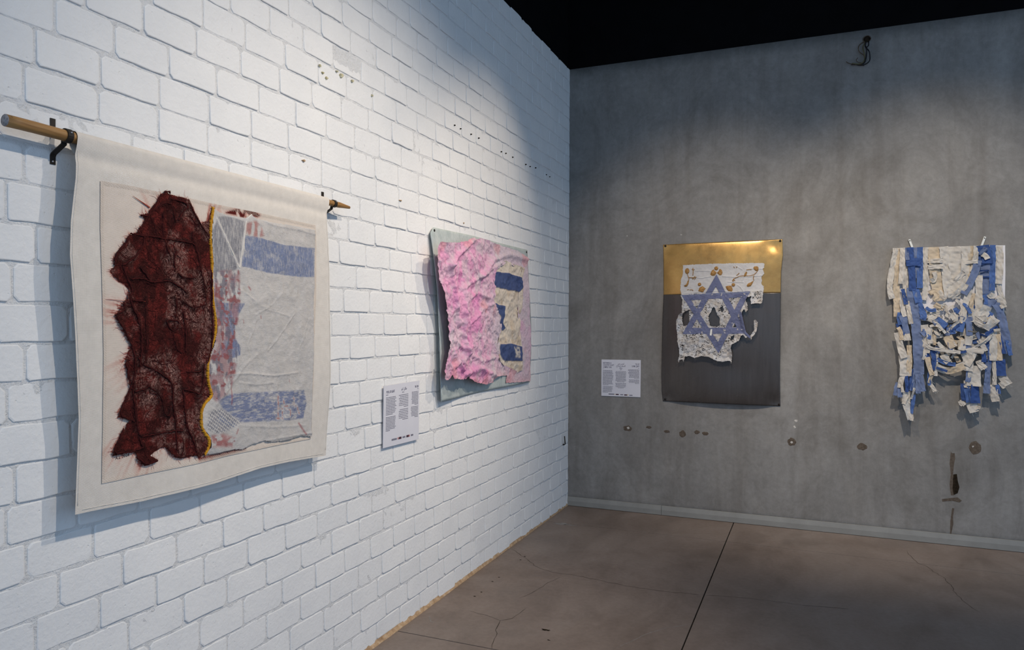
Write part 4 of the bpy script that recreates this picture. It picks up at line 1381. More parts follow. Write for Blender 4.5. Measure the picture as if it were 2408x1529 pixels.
# the crumpled cloth strip seen in the window
CLO = [(1.4268, 1.9168), (1.0873, 1.8919), (1.1101, 1.8023), (1.1010, 1.7147), (1.1546, 1.5671), (1.1531, 1.4537), (1.1203, 1.3481), (1.1182, 1.1870), (1.2116, 1.1692), (1.4468, 1.2273), (1.5302, 1.2885), (1.5580, 1.3596), (1.5319, 1.4346), (1.5194, 1.5213), (1.6664, 1.6494), (1.6154, 1.7362), (1.6296, 1.8257), (1.5504, 1.8634)]
s0, s1 = min(p[0] for p in CLO), max(p[0] for p in CLO)
z0, z1 = min(p[1] for p in CLO), max(p[1] for p in CLO)
S, Z = grid(s0, s1, z0, z1, 0.0040)
M = inside(S, Z, CLO)
OFFC = 0.016 + 0.034 * crumple(S, Z, 9, 85, 3)
e_n = 0.008 * (fbm(S * 24, Z * 24, 87, 3) - 0.5)


def reg2(poly):
    d = dist_line(S, Z, poly, True)
    return sstep(-0.003, 0.003, np.where(inside(S, Z, poly), d, -d) + e_n)


col = np.zeros(S.shape + (3,)) + np.array((0.66, 0.58, 0.49))
col = mixc(col, (0.55, 0.43, 0.31), sstep(0.52, 0.68, fbm(S * 16, Z * 16, 88, 4)) * 0.6)
for poly in ([(1.6165, 1.8319), (1.3759, 1.8373), (1.1421, 1.8238), (1.1175, 1.7521), (1.1876, 1.7198), (1.4806, 1.7292), (1.6154, 1.7362)], [(1.6343, 1.6690), (1.6011, 1.6355), (1.5342, 1.6267), (1.4233, 1.6214), (1.4437, 1.5575), (1.4710, 1.5079), (1.4216, 1.4749), (1.4705, 1.4586), (1.5327, 1.4969), (1.5060, 1.5486), (1.5875, 1.6011), (1.6405, 1.6397)],
             [(1.4971, 1.3716), (1.3045, 1.3727), (1.1361, 1.3485), (1.1348, 1.2493), (1.4402, 1.2628), (1.5100, 1.3067)]):
    k = reg2(poly)
    col = mixc(col, (0.062, 0.090, 0.205), k)
    OFFC = OFFC + 0.006 * k
for pl in ([(1.2668, 1.3434), (1.2591, 1.3261), (1.2288, 1.3251), (1.2290, 1.3424)], [(1.2137, 1.3419), (1.1751, 1.3380), (1.1749, 1.3206)], [(1.2664, 1.3064), (1.2661, 1.2864), (1.2359, 1.2853), (1.2361, 1.3024), (1.2664, 1.3064)], [(1.2209, 1.3019), (1.2130, 1.2815), (1.1821, 1.2803), (1.1824, 1.3006)], [(1.2740, 1.3152), (1.1670, 1.3116)]):
    col = mixc(col, (0.60, 0.55, 0.50), np.exp(-(dist_line(S, Z, pl) / 0.0075) ** 2))
sheet('cloth_strip', 'L', S, Z, OFFC, M_CLOTHL, collage, cells(M), col)

# ------------------------------------------------------------------ label cards


def card(label, wall, corners, titles, body, seed, logos):
    """corners TL TR BR BL in wall coordinates; u runs along the reading direction, v downwards"""
    TL, TR, BR, BL = [np.array(c) for c in corners]
    P3 = LWP if wall == 'L' else BWP
    base = 0.0165 if wall == 'L' else 0.006

    def at(u, v, o_):
        p = (1 - u) * (1 - v) * TL + u * (1 - v) * TR + u * v * BR + (1 - u) * v * BL
        return P3(p[0], p[1], base + o_)
    e = thing('label_card', label, 'label', at(0.5, 1, -0.004))
    V = [at(u, v, o_) for o_ in (-0.003, 0.0) for (u, v) in ((0, 0), (0, 1), (1, 1), (1, 0))]
    mesh_obj('card', V, [(0, 3, 2, 1), (4, 5, 6, 7), (0, 1, 5, 4), (1, 2, 6, 5), (2, 3, 7, 6), (3, 0, 4, 7)], M_CARD, e)
    W = float(np.hypot(*(TR - TL)))
    H = float(np.hypot(*(BL - TL)))
    for (txt, u, v, h, sx, al) in titles:
        Vt, Ft = text_mesh(txt, h * H, sx, al, 0.012 * h * H)
        mesh_obj('title_text', [at(u + x / W, v - y / H, 0.0006) for x, y in Vt], Ft, M_INK, e)
    rr = random.Random(seed)
    data = []
    for (u0, u1, v0, v1, n, al) in body:
        for k in range(n):
            v = v0 + (v1 - v0) * k / max(1, n - 1)
            full = u1 - u0
            ln = full * (rr.uniform(0.86, 1.0) if k < n - 1 else rr.uniform(0.35, 0.7))
            a = u0 if al == 'l' else (u1 - ln if al == 'r' else (u0 + u1 - ln) / 2)
            b = a + ln
            x = a
            while x < b - 0.004:
                w = min(rr.uniform(0.012, 0.045), b - x)
                h = 0.0058
                data.append(([at(x, v - h, .0005), at(x, v + h, .0005), at(x + w, v + h, .0005), at(x + w, v - h, .0005)], [(0, 1, 2, 3)]))
                x += w + 0.006
    Vt, Ft = join_data(data)
    o_ = mesh_obj('text_lines', Vt, Ft, M_INK2, e)
    o_['kind'] = 'stuff'
    for (u0, u1, v0, v1, mat) in logos:
        mesh_obj('logo', [at(u0, v0, .0006), at(u0, v1, .0006), at(u1, v1, .0006), at(u1, v0, .0006)], [(0, 1, 2, 3)], mat, e)
    return e


card('white text card between the canvas hanging and the pink collage', 'L', [(2.8476, 1.2069), (2.5125, 1.2098), (2.5185, 0.9095), (2.8525, 0.9144)],
     [('POOL OF LIGHT', 0.065, 0.128, 0.058, 0.60, 'LEFT'), ('\ufeee\ufee7 / \ufee5\ufe8e\ufedc\ufee3', 0.55, 0.112, 0.060, 0.80, 'CENTER'), ('\u05e8\u05d5\u05d0 / \u05df\u05d2\u05d0', 0.965, 0.108, 0.056, 0.62, 'RIGHT')],
     [(0.06, 0.18, 0.155, 0.155, 1, 'l'), (0.06, 0.335, 0.20, 0.475, 12, 'l'), (0.06, 0.335, 0.52, 0.735, 10, 'l'), (0.48, 0.56, 0.15, 0.15, 1, 'c'), (0.40, 0.67, 0.195, 0.39, 8, 'r'),
      (0.40, 0.67, 0.435, 0.60, 7, 'r'), (0.9, 0.965, 0.135, 0.135, 1, 'r'), (0.76, 0.965, 0.18, 0.39, 10, 'r'), (0.75, 0.965, 0.43, 0.60, 8, 'r')], 3,
     [(0.22, 0.36, 0.885, 0.915, M_INK2), (0.385, 0.405, 0.883, 0.917, M_LOGOR), (0.415, 0.49, 0.882, 0.918, M_LOGO), (0.52, 0.60, 0.886, 0.914, M_INK2), (0.63, 0.70, 0.882, 0.918, M_LOGO), (0.705, 0.725, 0.883, 0.917, M_LOGOR), (0.76, 0.83, 0.885, 0.915, M_INK2)])
card('white text card on the grey plaster wall, left of the gold and grey sheet', 'B', [(0.2843, 1.2172), (0.6079, 1.2194), (0.6059, 0.9221), (0.2840, 0.9206)],
     [('RESTORING A', 0.04, 0.115, 0.062, 0.60, 'LEFT'), ('COUNTRY IS NOT', 0.04, 0.172, 0.062, 0.60, 'LEFT'), ('A SIMPLE TASK', 0.04, 0.229, 0.062, 0.60, 'LEFT'),
      ('\ufee6\ufee3 \ufeb2\ufef4\ufedf', 0.50, 0.128, 0.060, 0.85, 'CENTER'), ('\ufea1\ufefc\ufebb\ufe87 \ufede\ufeec\ufeb4\ufedf\ufe8d', 0.50, 0.188, 0.060, 0.80, 'CENTER'), ('\ufe94\ufedf\ufeed\ufea9', 0.50, 0.248, 0.060, 0.85, 'CENTER'),
      ('\u05dc\u05e7 \u05d0\u05dc', 0.965, 0.135, 0.062, 0.7, 'RIGHT'), ('\u05d4\u05e0\u05d9\u05d3\u05de \u05df\u05e7\u05ea\u05dc', 0.965, 0.192, 0.062, 0.7, 'RIGHT')],
     [(0.035, 0.10, 0.255, 0.255, 1, 'l'), (0.035, 0.31, 0.30, 0.69, 18, 'l'), (0.035, 0.30, 0.735, 0.90, 8, 'l'), (0.45, 0.54, 0.275, 0.275, 1, 'c'), (0.36, 0.64, 0.32, 0.60, 13, 'c'),
      (0.36, 0.64, 0.64, 0.765, 6, 'c'), (0.88, 0.965, 0.225, 0.225, 1, 'r'), (0.68, 0.965, 0.265, 0.495, 11, 'r'), (0.68, 0.965, 0.535, 0.635, 5, 'r')], 4,
     [(0.19, 0.335, 0.93, 0.958, M_INK2), (0.35, 0.362, 0.93, 0.962, M_LOGOY), (0.375, 0.45, 0.932, 0.962, M_LOGO), (0.49, 0.565, 0.936, 0.962, M_INK2), (0.59, 0.665, 0.938, 0.968, M_LOGO), (0.675, 0.69, 0.936, 0.970, M_LOGOY), (0.72, 0.80, 0.944, 0.968, M_INK2)])

# ------------------------------------------------------------------ gold and grey sheet with torn cloth
metal = thing('metal_sheet_work', 'curved gold and dark grey glossy sheet carrying a torn white cloth with a blue star', 'artwork', (1.2, -0.01, 0.9))
GT = [(0.7808, 2.1346), (1.0469, 2.1362), (1.3628, 2.1403), (1.6656, 2.1426)]
GB = [(0.7866, 0.9008), (0.9239, 0.9003), (1.2449, 0.9017), (1.5222, 0.9016), (1.6569, 0.9016)]
GL = [(0.7808, 2.1346), (0.7865, 1.9851), (0.7893, 1.7503), (0.7804, 1.5156), (0.7765, 1.2806), (0.7740, 1.1127), (0.7763, 0.9785), (0.7850, 0.9000)]
GR = [(1.6656, 2.1426), (1.6691, 2.0241), (1.6578, 1.8980), (1.6556, 1.7400), (1.6540, 1.4555), (1.6525, 1.1393), (1.6566, 0.9008)]
GB[0], GB[-1] = GL[-1], GR[-1]
X0_, X1_ = GT[0][0], GT[-1][0]
Z1_, Z0_ = 2.14, 0.90


def metal_off(x, z):
    u = np.clip((x - X0_) / (X1_ - X0_), 0, 1)
    v = np.clip((Z1_ - z) / (Z1_ - Z0_), 0, 1)
    edge = np.sin(math.pi * v)
    o_ = 0.008 + 0.040 * (1 - (2 * np.abs(u - 0.5)) ** 5) * (0.25 + 0.75 * edge ** 0.6)
    o_ = o_ + 0.014 * edge + 0.016 * sstep(0.75, 1.0, v) * np.sin(math.pi * np.clip((u - 0.12) / 0.86, 0, 1)) ** 1.2
    for (a, b) in ((0.035, 0.02), (0.965, 0.02), (0.035, 0.985), (0.965, 0.985)):
        o_ = o_ - (o_ - 0.006) * np.exp(-(((u - a) / 0.07) ** 2 + ((v - b) / 0.05) ** 2))
    return o_


S, Z = coons(GT, GB, GL, GR, 130, 160)
S, Z = S[::-1], Z[::-1]
if S[0, 0] > S[-1, 0]:
    S, Z = S[::-1], Z[::-1]
if Z[0, 0] > Z[0, -1]:
    S, Z = S[:, ::-1], Z[:, ::-1]
OFF = metal_off(S, Z)
split = [(0.7894, 1.7429), (1.6563, 1.7456)]
zs = np.interp(S, [split[0][0], split[1][0]], [split[0][1], split[1][1]])
jrow = int(np.argmin(np.abs(Z[65] - zs[65])))
for nm, sl, mt in (('gold_sheet', slice(jrow, None), M_GOLD), ('grey_sheet', slice(0, jrow + 1), M_DARK)):
    sheet(nm, 'B', S[:, sl], Z[:, sl], OFF[:, sl], mt, metal, None, None, 0.0018)
for (x, z) in [(0.7988, 2.1240), (1.6493, 2.1308), (0.8030, 0.9157), (1.6475, 0.9128)]:
    o0 = float(metal_off(x, z))
    tube('pin', [BWP(x, z, 0.0), BWP(x, z, o0 + 0.004)], [0.0075, 0.0085], M_IRON, metal, 8)

CT = .06
CLOTH = [(0.9418, 1.9672), (1.0546, 1.9707), (1.1847, 1.9724), (1.3680, 1.9702), (1.5428, 1.9679), (1.5409, 1.9290), (1.5319, 1.9198), (1.5440, 1.8860), (1.5223, 1.8643), (1.5263, 1.8408), (1.5225, 1.8124), (1.5385, 1.7932), (1.5401, 1.7710), (1.5370, 1.7331), (1.5329, 1.6984), (1.5301, 1.6668), (1.5196, 1.6596), (1.4850, 1.6639), (1.4518, 1.6578), (1.4455, 1.6928), (1.4515, 1.7182), (1.4363, 1.7088), (1.4243, 1.6834), (1.4307, 1.6149), (1.4156, 1.5974), (1.4002, 1.6198), (1.3881, 1.5943), (1.3821, 1.5655), (1.4008, 1.5017), (1.4132, 1.4475), (1.4316, 1.4222), (1.4480, 1.4256), (1.4738, 1.4671), (1.4717, 1.5465), (1.4856, 1.5434), (1.5007, 1.5275), (1.4979, 1.4768), (1.4830, 1.4386), (1.4620, 1.4130), (1.4542, 1.3916), (1.4408, 1.4160), (1.4134, 1.4061), (1.3950, 1.4282), (1.3813, 1.4217), (1.3692, 1.3842), (1.3401, 1.3700), (1.3139, 1.3536), (1.3079, 1.3310), (1.3204, 1.2863), (1.3160, 1.2444), (1.3146, 1.2059), (1.3037, 1.2281), (1.2869, 1.2322), (1.2478, 1.2216), (1.1999, 1.2302), (1.1462, 1.2582), (1.0900, 1.2635), (1.0389, 1.2461), (1.0066, 1.2650), (0.9808, 1.2566), (0.9711, 1.2577), (0.9584, 1.2101), (0.9453, 1.2374), (0.9290, 1.2291), (0.9194, 1.2058), (0.9127, 1.2268), (0.9256, 1.2699), (0.9221, 1.3190), (0.9121, 1.3674), (0.9086, 1.4102), (0.9051, 1.4498), (0.9017, 1.4894), (0.8998, 1.5390), (0.9079, 1.5555), (0.9208, 1.5852), (0.9403, 1.5950), (0.9468, 1.5983), (0.9435, 1.6016), (0.9463, 1.6938), (0.9345, 1.7252), (0.9224, 1.7913), (0.9281, 1.8258), (0.9260, 1.8522), (0.9412, 1.8882), (0.9419, 1.9277)]
HOLES = [[(0.9485, 1.5786), (0.9662, 1.6049), (0.9953, 1.6163), (0.9987, 1.5654), (0.9958, 1.5031), (0.9538, 1.4946), (0.9438, 1.5325)],
         [(1.1706, 1.6271), (1.1832, 1.6400), (1.1927, 1.6205), (1.2054, 1.5784), (1.2244, 1.5558), (1.2246, 1.4944), (1.1713, 1.4909), (1.1555, 1.4973), (1.1458, 1.5427), (1.1456, 1.5785), (1.1582, 1.5979)],
         [(1.3469, 1.5431), (1.3733, 1.4904), (1.3272, 1.4869)], [(1.2302, 1.6333), (1.2458, 1.6461), (1.2553, 1.6171), (1.2429, 1.5978), (1.2335, 1.6107)],
         [(1.4120, 1.7027), (1.4302, 1.7153), (1.4394, 1.7024), (1.4183, 1.6739)], [(1.3846, 1.6965), (1.4000, 1.6709), (1.3909, 1.6582)], [(1.3090, 1.4145), (1.3336, 1.4308), (1.3276, 1.3955), (1.3060, 1.3920)], [(1.0238, 1.7128), (1.0431, 1.6963), (1.0271, 1.6899)]]


def tri_ring(tips, w):
    T = [np.array(t) for t in tips]
    c = sum(T) / 3
    r_in = min(abs(np.cross(T[(i + 1) % 3] - T[i], c - T[i])) / np.linalg.norm(T[(i + 1) % 3] - T[i]) for i in range(3))
    k = (r_in - w) / r_in
    return [tuple(t) for t in T], [tuple(c + (t - c) * k) for t in T]


UPT = [(1.1971, 1.8924), (0.9443, 1.4304), (1.4224, 1.4381)]
DNT = [(0.9364, 1.7341), (1.4483, 1.7580), (1.2181, 1.2843)]
bw = 0.044
rings = [tri_ring(UPT, bw), tri_ring(DNT, bw)]
LEG = [(1.3605, 1.6071), (1.3850, 1.6039), (1.4069, 1.5017), (1.4193, 1.4508), (1.4529, 1.4193), (1.4439, 1.4001), (1.4011, 1.4411), (1.3763, 1.5112)]
s0, s1 = min(p[0] for p in CLOTH), max(p[0] for p in CLOTH)
z0, z1 = min(p[1] for p in CLOTH), max(p[1] for p in CLOTH)
S, Z = grid(s0 - .004, s1 + .004, z0 - .004, z1 + .004, 0.0024)
frn = 0.007 * (fbm(S * 140, Z * 140, 91, 3) - 0.5)
dcl = dist_line(S, Z, CLOTH, True)
sd = np.where(inside(S, Z, CLOTH), dcl, -dcl)
star = np.zeros(S.shape, bool)
for o_, i_ in rings:
    star |= inside(S, Z, o_) & ~inside(S, Z, i_)
star |= inside(S, Z, LEG)
star &= ~inside(S, Z, [(1.1556, 1.4681), (1.1714, 1.4682), (1.1685, 1.4228), (1.1558, 1.4226)])
body = sd + frn > 0
for h_ in HOLES:
    dh = dist_line(S, Z, h_, True)
    body &= ~(np.where(inside(S, Z, h_), dh, -dh) + frn > 0.0005)
low = Z < np.interp(S, [S.min(), S.max()], [DNT[0][1], DNT[1][1]])
# shredded lower part: small slits
slit = (np.abs(fbm(S * 42, Z * 95, 92, 2) - 0.5) < 0.012) & (fbm(S * 25, Z * 25, 93, 2) > 0.50) & low & (dcl > 0.012)
body &= ~slit
M = body | star
wrk = crumple(S, Z, 16, 94, 3)
crease = np.zeros(S.shape)
for pl in ([(1.0389, 1.9188), (1.1345, 1.9165), (1.1819, 1.9057)], [(0.9973, 1.8706), (1.0871, 1.8622), (1.1568, 1.8738)], [(1.2447, 1.8720), (1.3685, 1.8630), (1.5201, 1.8726)], [(1.3373, 1.9502), (1.3835, 1.9202)], [(1.3503, 1.8057), (1.3750, 1.7862), (1.3965, 1.7539)], [(1.2823, 1.8294), (1.3931, 1.8242)],
           [(1.4444, 1.9251), (1.5349, 1.9229)], [(1.3839, 1.8371), (1.4051, 1.8846)], [(1.4300, 1.7598), (1.5207, 1.7586)], [(0.9526, 1.7464), (1.2140, 1.7627), (1.4301, 1.7407)]):
    crease = crease + 0.004 * np.exp(-(dist_line(S, Z, pl) / 0.004) ** 2)
OFFM = metal_off(S, Z)
rel = 0.004 + 0.006 * wrk + np.where(low, 0.020 * fbm(S * 16, Z * 16, 95, 4) + 0.012 * fbm(S * 60, Z * 60, 96, 3), 0.0) + crease
rel = rel + 0.018 * sstep(0.03, -0.0, sd) * (low * 1.0)
OFFC = OFFM + rel
col = np.zeros(S.shape + (3,)) + np.array((0.58, 0.575, 0.58))
col = col * (0.90 + 0.2 * fbm(S * 10, Z * 10, 97, 4))[..., None]
col = mixc(col, (0.50, 0.46, 0.42), low * sstep(0.35, 0.65, fbm(S * 40, Z * 40, 98, 3)) * 0.8)
col = mixc(col, (0.20, 0.19, 0.18), low * sstep(0.66, 0.72, fbm(S * 75, Z * 75, 99, 3)) * 0.6)
sheet('torn_cloth', 'B', S, Z, OFFC, M_CLOTHB, metal, cells(body), col)
wr2 = crumple(S, Z, 12, 101, 3)
top_band = Z > np.interp(S, [S.min(), S.max()], [DNT[0][1] - 0.012, DNT[1][1] - 0.010])
cst = np.zeros(S.shape + (3,)) + np.array((0.155, 0.175, 0.295))
cst = cst * (0.90 + 0.2 * fbm(S * 14, Z * 14, 102, 4))[..., None]
cst = mixc(cst, (0.22, 0.25, 0.36), (top_band & (Z < np.interp(S, [S.min(), S.max()], [DNT[0][1] + .004, DNT[1][1] + .02]))) * 0.6)
st = sheet('star', 'B', S, Z, OFFC + 0.0035 + 0.006 * wr2 - 0.6 * np.where(low, 0.012 * fbm(S * 60, Z * 60, 96, 3), 0), M_CLOTHB, metal, cells(star), cst)
st['label'] = 'blue six-pointed star sewn of cloth bands'
# narrow white tab hanging through the star
p0, p1 = [(1.1651, 1.4714), (1.1590, 1.4227)]
V = [BWP(p0[0] - .006, p0[1], .085), BWP(p0[0] + .006, p0[1], .085), BWP(p1[0] + .007, p1[1], .090), BWP(p1[0] - .006, p1[1], .090)]
V += [(x, y + 0.003, z) for (x, y, z) in V]
mesh_obj('cloth_tab', V, [(3, 2, 1, 0), (4, 5, 6, 7), (0, 1, 5, 4), (1, 2, 6, 5), (2, 3, 7, 6), (3, 0, 4, 7)], M_PEG, metal)


def coff(x, z):
    i = min(max(int(round((x - S[0, 0]) / (S[-1, 0] - S[0, 0]) * (S.shape[0] - 1))), 0), S.shape[0] - 1)
    j = min(max(int(round((z - Z[0, 0]) / (Z[0, -1] - Z[0, 0]) * (S.shape[1] - 1))), 0), S.shape[1] - 1)
    return float(OFFC[i, j])


def ornament(poly):
    """a padded gold appliqué: rim on the cloth, domed face"""
    P = along(poly + poly[:1], 25)[:-1]
    c = P.mean(0)
    n = len(P)
    V = [BWP(p[0], p[1], coff(p[0], p[1]) + 0.0005) for p in P]
    V += [BWP(*(c + (p - c) * 0.88), coff(p[0], p[1]) + 0.0045) for p in P]
    V.append(BWP(c[0], c[1], coff(c[0], c[1]) + 0.0065))
    F = []
    for i in range(n):
        j = (i + 1) % n
        F += [(i, j, n + j, n + i), (n + i, n + j, 2 * n)]
    mesh_obj('gold_ornament', V, F, M_SEQ, metal, smooth=True)


def ell(cx, cy, rx, ry):
    return [(cx + rx * math.cos(a * math.pi / 6), cy + ry * math.sin(a * math.pi / 6)) for a in range(12)]


for (cx, cz), (rx, rz) in zip([(1.1943, 1.9345), (1.0714, 1.8136), (1.3211, 1.8062), (0.9760, 1.9186)], ((.0155, .0155), (.0135, .0135), (.0135, .0135), (.0175, .0235))):
    ornament(ell(cx, cz, rx, rz))
for poly in ([(1.1504, 1.8902), (1.1598, 1.9159), (1.1755, 1.9285), (1.1819, 1.9154), (1.1945, 1.9086), (1.1976, 1.8989), (1.1852, 1.8797), (1.1694, 1.8768), (1.1568, 1.8803)], [(1.2133, 1.9147), (1.2194, 1.9307), (1.2351, 1.9206), (1.2415, 1.9011), (1.2353, 1.8819), (1.2197, 1.8790), (1.2071, 1.8922), (1.1976, 1.8989)],
             [(1.0620, 1.7614), (1.0715, 1.7907), (1.0938, 1.8002), (1.1193, 1.7802), (1.1067, 1.7674), (1.1004, 1.7512), (1.0716, 1.7581)], [(1.2638, 1.7943), (1.2824, 1.8004), (1.3072, 1.8000), (1.3166, 1.7742), (1.3136, 1.7550), (1.2857, 1.7585), (1.2732, 1.7716)],
             [(1.4626, 1.9310), (1.4716, 1.9435), (1.4927, 1.9429), (1.5018, 1.9300), (1.4989, 1.9143), (1.4839, 1.9051), (1.4717, 1.9149)], [(1.4177, 1.8015), (1.4298, 1.8172), (1.4479, 1.8232), (1.4691, 1.8387), (1.4601, 1.8167), (1.4481, 1.7946), (1.4268, 1.7886), (1.4177, 1.7919)],
             [(0.9523, 1.8057), (0.9685, 1.8120), (0.9781, 1.8315), (0.9812, 1.8446), (0.9910, 1.8412), (0.9878, 1.8182), (0.9782, 1.7987), (0.9588, 1.7957)], [(1.3960, 1.8688), (1.4020, 1.8911), (1.4141, 1.9067), (1.4203, 1.8970), (1.4143, 1.8748), (1.4052, 1.8655)]):
    ornament(poly)
stems = []
for pl in ([(0.9777, 1.9005), (0.9811, 1.8840), (0.9909, 1.8608), (0.9877, 1.8412)], [(0.9908, 1.8674), (1.0198, 1.8668), (1.0487, 1.8695)], [(1.0195, 1.9422), (1.0228, 1.9192), (1.0198, 1.8832)], [(1.0131, 1.9325), (1.0228, 1.9225), (1.0324, 1.9320)], [(1.0327, 1.8764), (1.0423, 1.8664), (1.0328, 1.8502)], [(1.0167, 1.8571), (1.0295, 1.8666), (1.0199, 1.8537)],
           [(1.4989, 1.9174), (1.4839, 1.8924), (1.4628, 1.8770), (1.4356, 1.8712), (1.3684, 1.8726), (1.3439, 1.8603), (1.3224, 1.8511)], [(1.3438, 1.8763), (1.3561, 1.8857), (1.3622, 1.8951)], [(1.3224, 1.8511), (1.3132, 1.8352)], [(1.3224, 1.8511), (1.3317, 1.8349)], [(1.3224, 1.8479), (1.3194, 1.8287)], [(1.4141, 1.9163), (1.4293, 1.9191), (1.4505, 1.9186)],
           [(1.3219, 1.9442), (1.3282, 1.9344)], [(1.3466, 1.9436), (1.3405, 1.9341)], [(0.9784, 1.7724), (0.9913, 1.7755)], [(0.9977, 1.7721), (1.0106, 1.7719)], [(1.0138, 1.7752), (1.0235, 1.7652)], [(1.4689, 1.8737), (1.4630, 1.8516), (1.4691, 1.8387)]):
    P = smooth_path(pl, 0.006, 1)
    stems.append(tube_data([BWP(p[0], p[1], coff(p[0], p[1]) + 0.002) for p in P], 0.0028, 5))
for k, vf in enumerate(stems):
    mesh_obj('gold_stem', vf[0], vf[1], M_SEQ, metal, smooth=True)

# ------------------------------------------------------------------ shredded cloth strips on a white sheet
ragw = thing('shredded_flag_work', 'shredded blue and white cloth strips hanging from two white pegs', 'artwork', (2.7, -0.01, 1.0))
bk = [(2.3999, 2.0487), (3.0654, 2.0451), (3.0674, 1.8656), (3.0658, 1.6948), (3.0615, 1.5666), (2.7630, 1.5228), (2.4208, 1.5515), (2.4095, 1.7011), (2.4007, 1.8809)]
cxz = np.array(bk).mean(0)
n = len(bk)
V = [BWP(x, z, 0.004) for x, z in bk] + [BWP(x, z, 0.014) for x, z in bk]
F = [(i, (i + 1) % n, n + (i + 1) % n, n + i) for i in range(n)] + [tuple(range(n, 2 * n))]
mesh_obj('backing_sheet', V, F, M_BACKING, ragw)
for pl in ("a", "b"):
    p0, p1 = ([(2.4981, 2.1068), (2.5180, 2.0467)] if pl == "a" else [(2.9506, 2.1073), (2.9300, 2.0435)])
    d = np.array(p1) - np.array(p0)
    d /= np.linalg.norm(d)
    w = np.array([-d[1], d[0]]) * 0.0065
    V = []
    for o_ in (0.004, 0.016):
        for q in (p0 + w, p0 - w, p1 - w, p1 + w):
            V.append(BWP(q[0], q[1], o_))
    pg = mesh_obj('peg', V, [(3, 2, 1, 0), (4, 5, 6, 7), (0, 1, 5, 4), (1, 2, 6, 5), (2, 3, 7, 6), (3, 0, 4, 7)], M_PEG, ragw)
    pg.name = 'peg'
    q = np.array(p0) + d * 0.010
    tube('screw', [BWP(q[0], q[1], 0.015), BWP(q[0], q[1], 0.0185)], [0.004, 0.0035], M_IRON, pg, 7)

RC = {'b': (0.085, 0.155, 0.375), 'n': (0.048, 0.095, 0.27), 'g': (0.165, 0.215, 0.36), 'w': (0.60, 0.565, 0.515), 'c': (0.60, 0.50, 0.375)}
PXM = 0.00256


def cloth_strip(spec, w, pts, off, seed, curl=1.0):
    rr = random.Random(seed)
    P = smooth_path(pts, 0.007, 2)
    n = len(P)
    t0 = 0.0
    cols = []
    if ':' in spec:
        keys, br = spec.split(':')
        br = float(br)
    else:
        keys, br = spec + spec, 0.5
    nc = 5
    V, C = [], []
    sd_ = seed * 3.7
    tw0 = rr.uniform(-0.35, 0.35) * curl
    for i, p in enumerate(P):
        t = i / (n - 1)
        d = P[min(i + 1, n - 1)] - P[max(i - 1, 0)]
        d = d / (np.linalg.norm(d) + 1e-9)
        nx = np.array([-d[1], d[0]])
        tw = tw0 + curl * 1.1 * (float(vnoise(t * n * 0.10, sd_, 3)) - 0.5)
        ww = w * PXM * (0.9 + 0.2 * float(vnoise(t * n * 0.2, sd_ + 5, 4)))
        o0 = off + 0.010 * (float(vnoise(t * n * 0.16, sd_ + 9, 5)) - 0.5) + 0.016 * t
        for k in range(nc):
            f = (k / (nc - 1) - 0.5)
            ed = 0.0022 * (float(vnoise(i * 0.9, k * 7 + sd_, 6)) - 0.5) * (abs(f) > 0.4)
            q = p + nx * (f * ww * math.cos(tw) + ed)
            oo = o0 + f * ww * math.sin(tw) + 0.010 * (float(vnoise(i * 0.42 + k * 1.9, sd_ + k * 2.7, 7)) - 0.5) 
            V.append(BWP(q[0], q[1], max(0.016, oo)))
            key = keys[0] if t < br else keys[1]
            C.append(RC[key])
    F = []
    for i in range(n - 1):
        for k in range(nc - 1):
            a = i * nc + k
            F.append((a, a + 1, a + nc + 1, a + nc))
    C = np.array(C)
    tint = np.array([0.88 + 0.22 * float(vnoise(v[0] * 40, v[2] * 40, 8)) for v in V])
    o = mesh_obj('cloth_strip', V, F, M_CLOTHB, ragw, smooth=False, col=C * tint[:, None])
    md = o.modifiers.new('thickness', 'SOLIDIFY')
    md.thickness = 0.0008
    return o


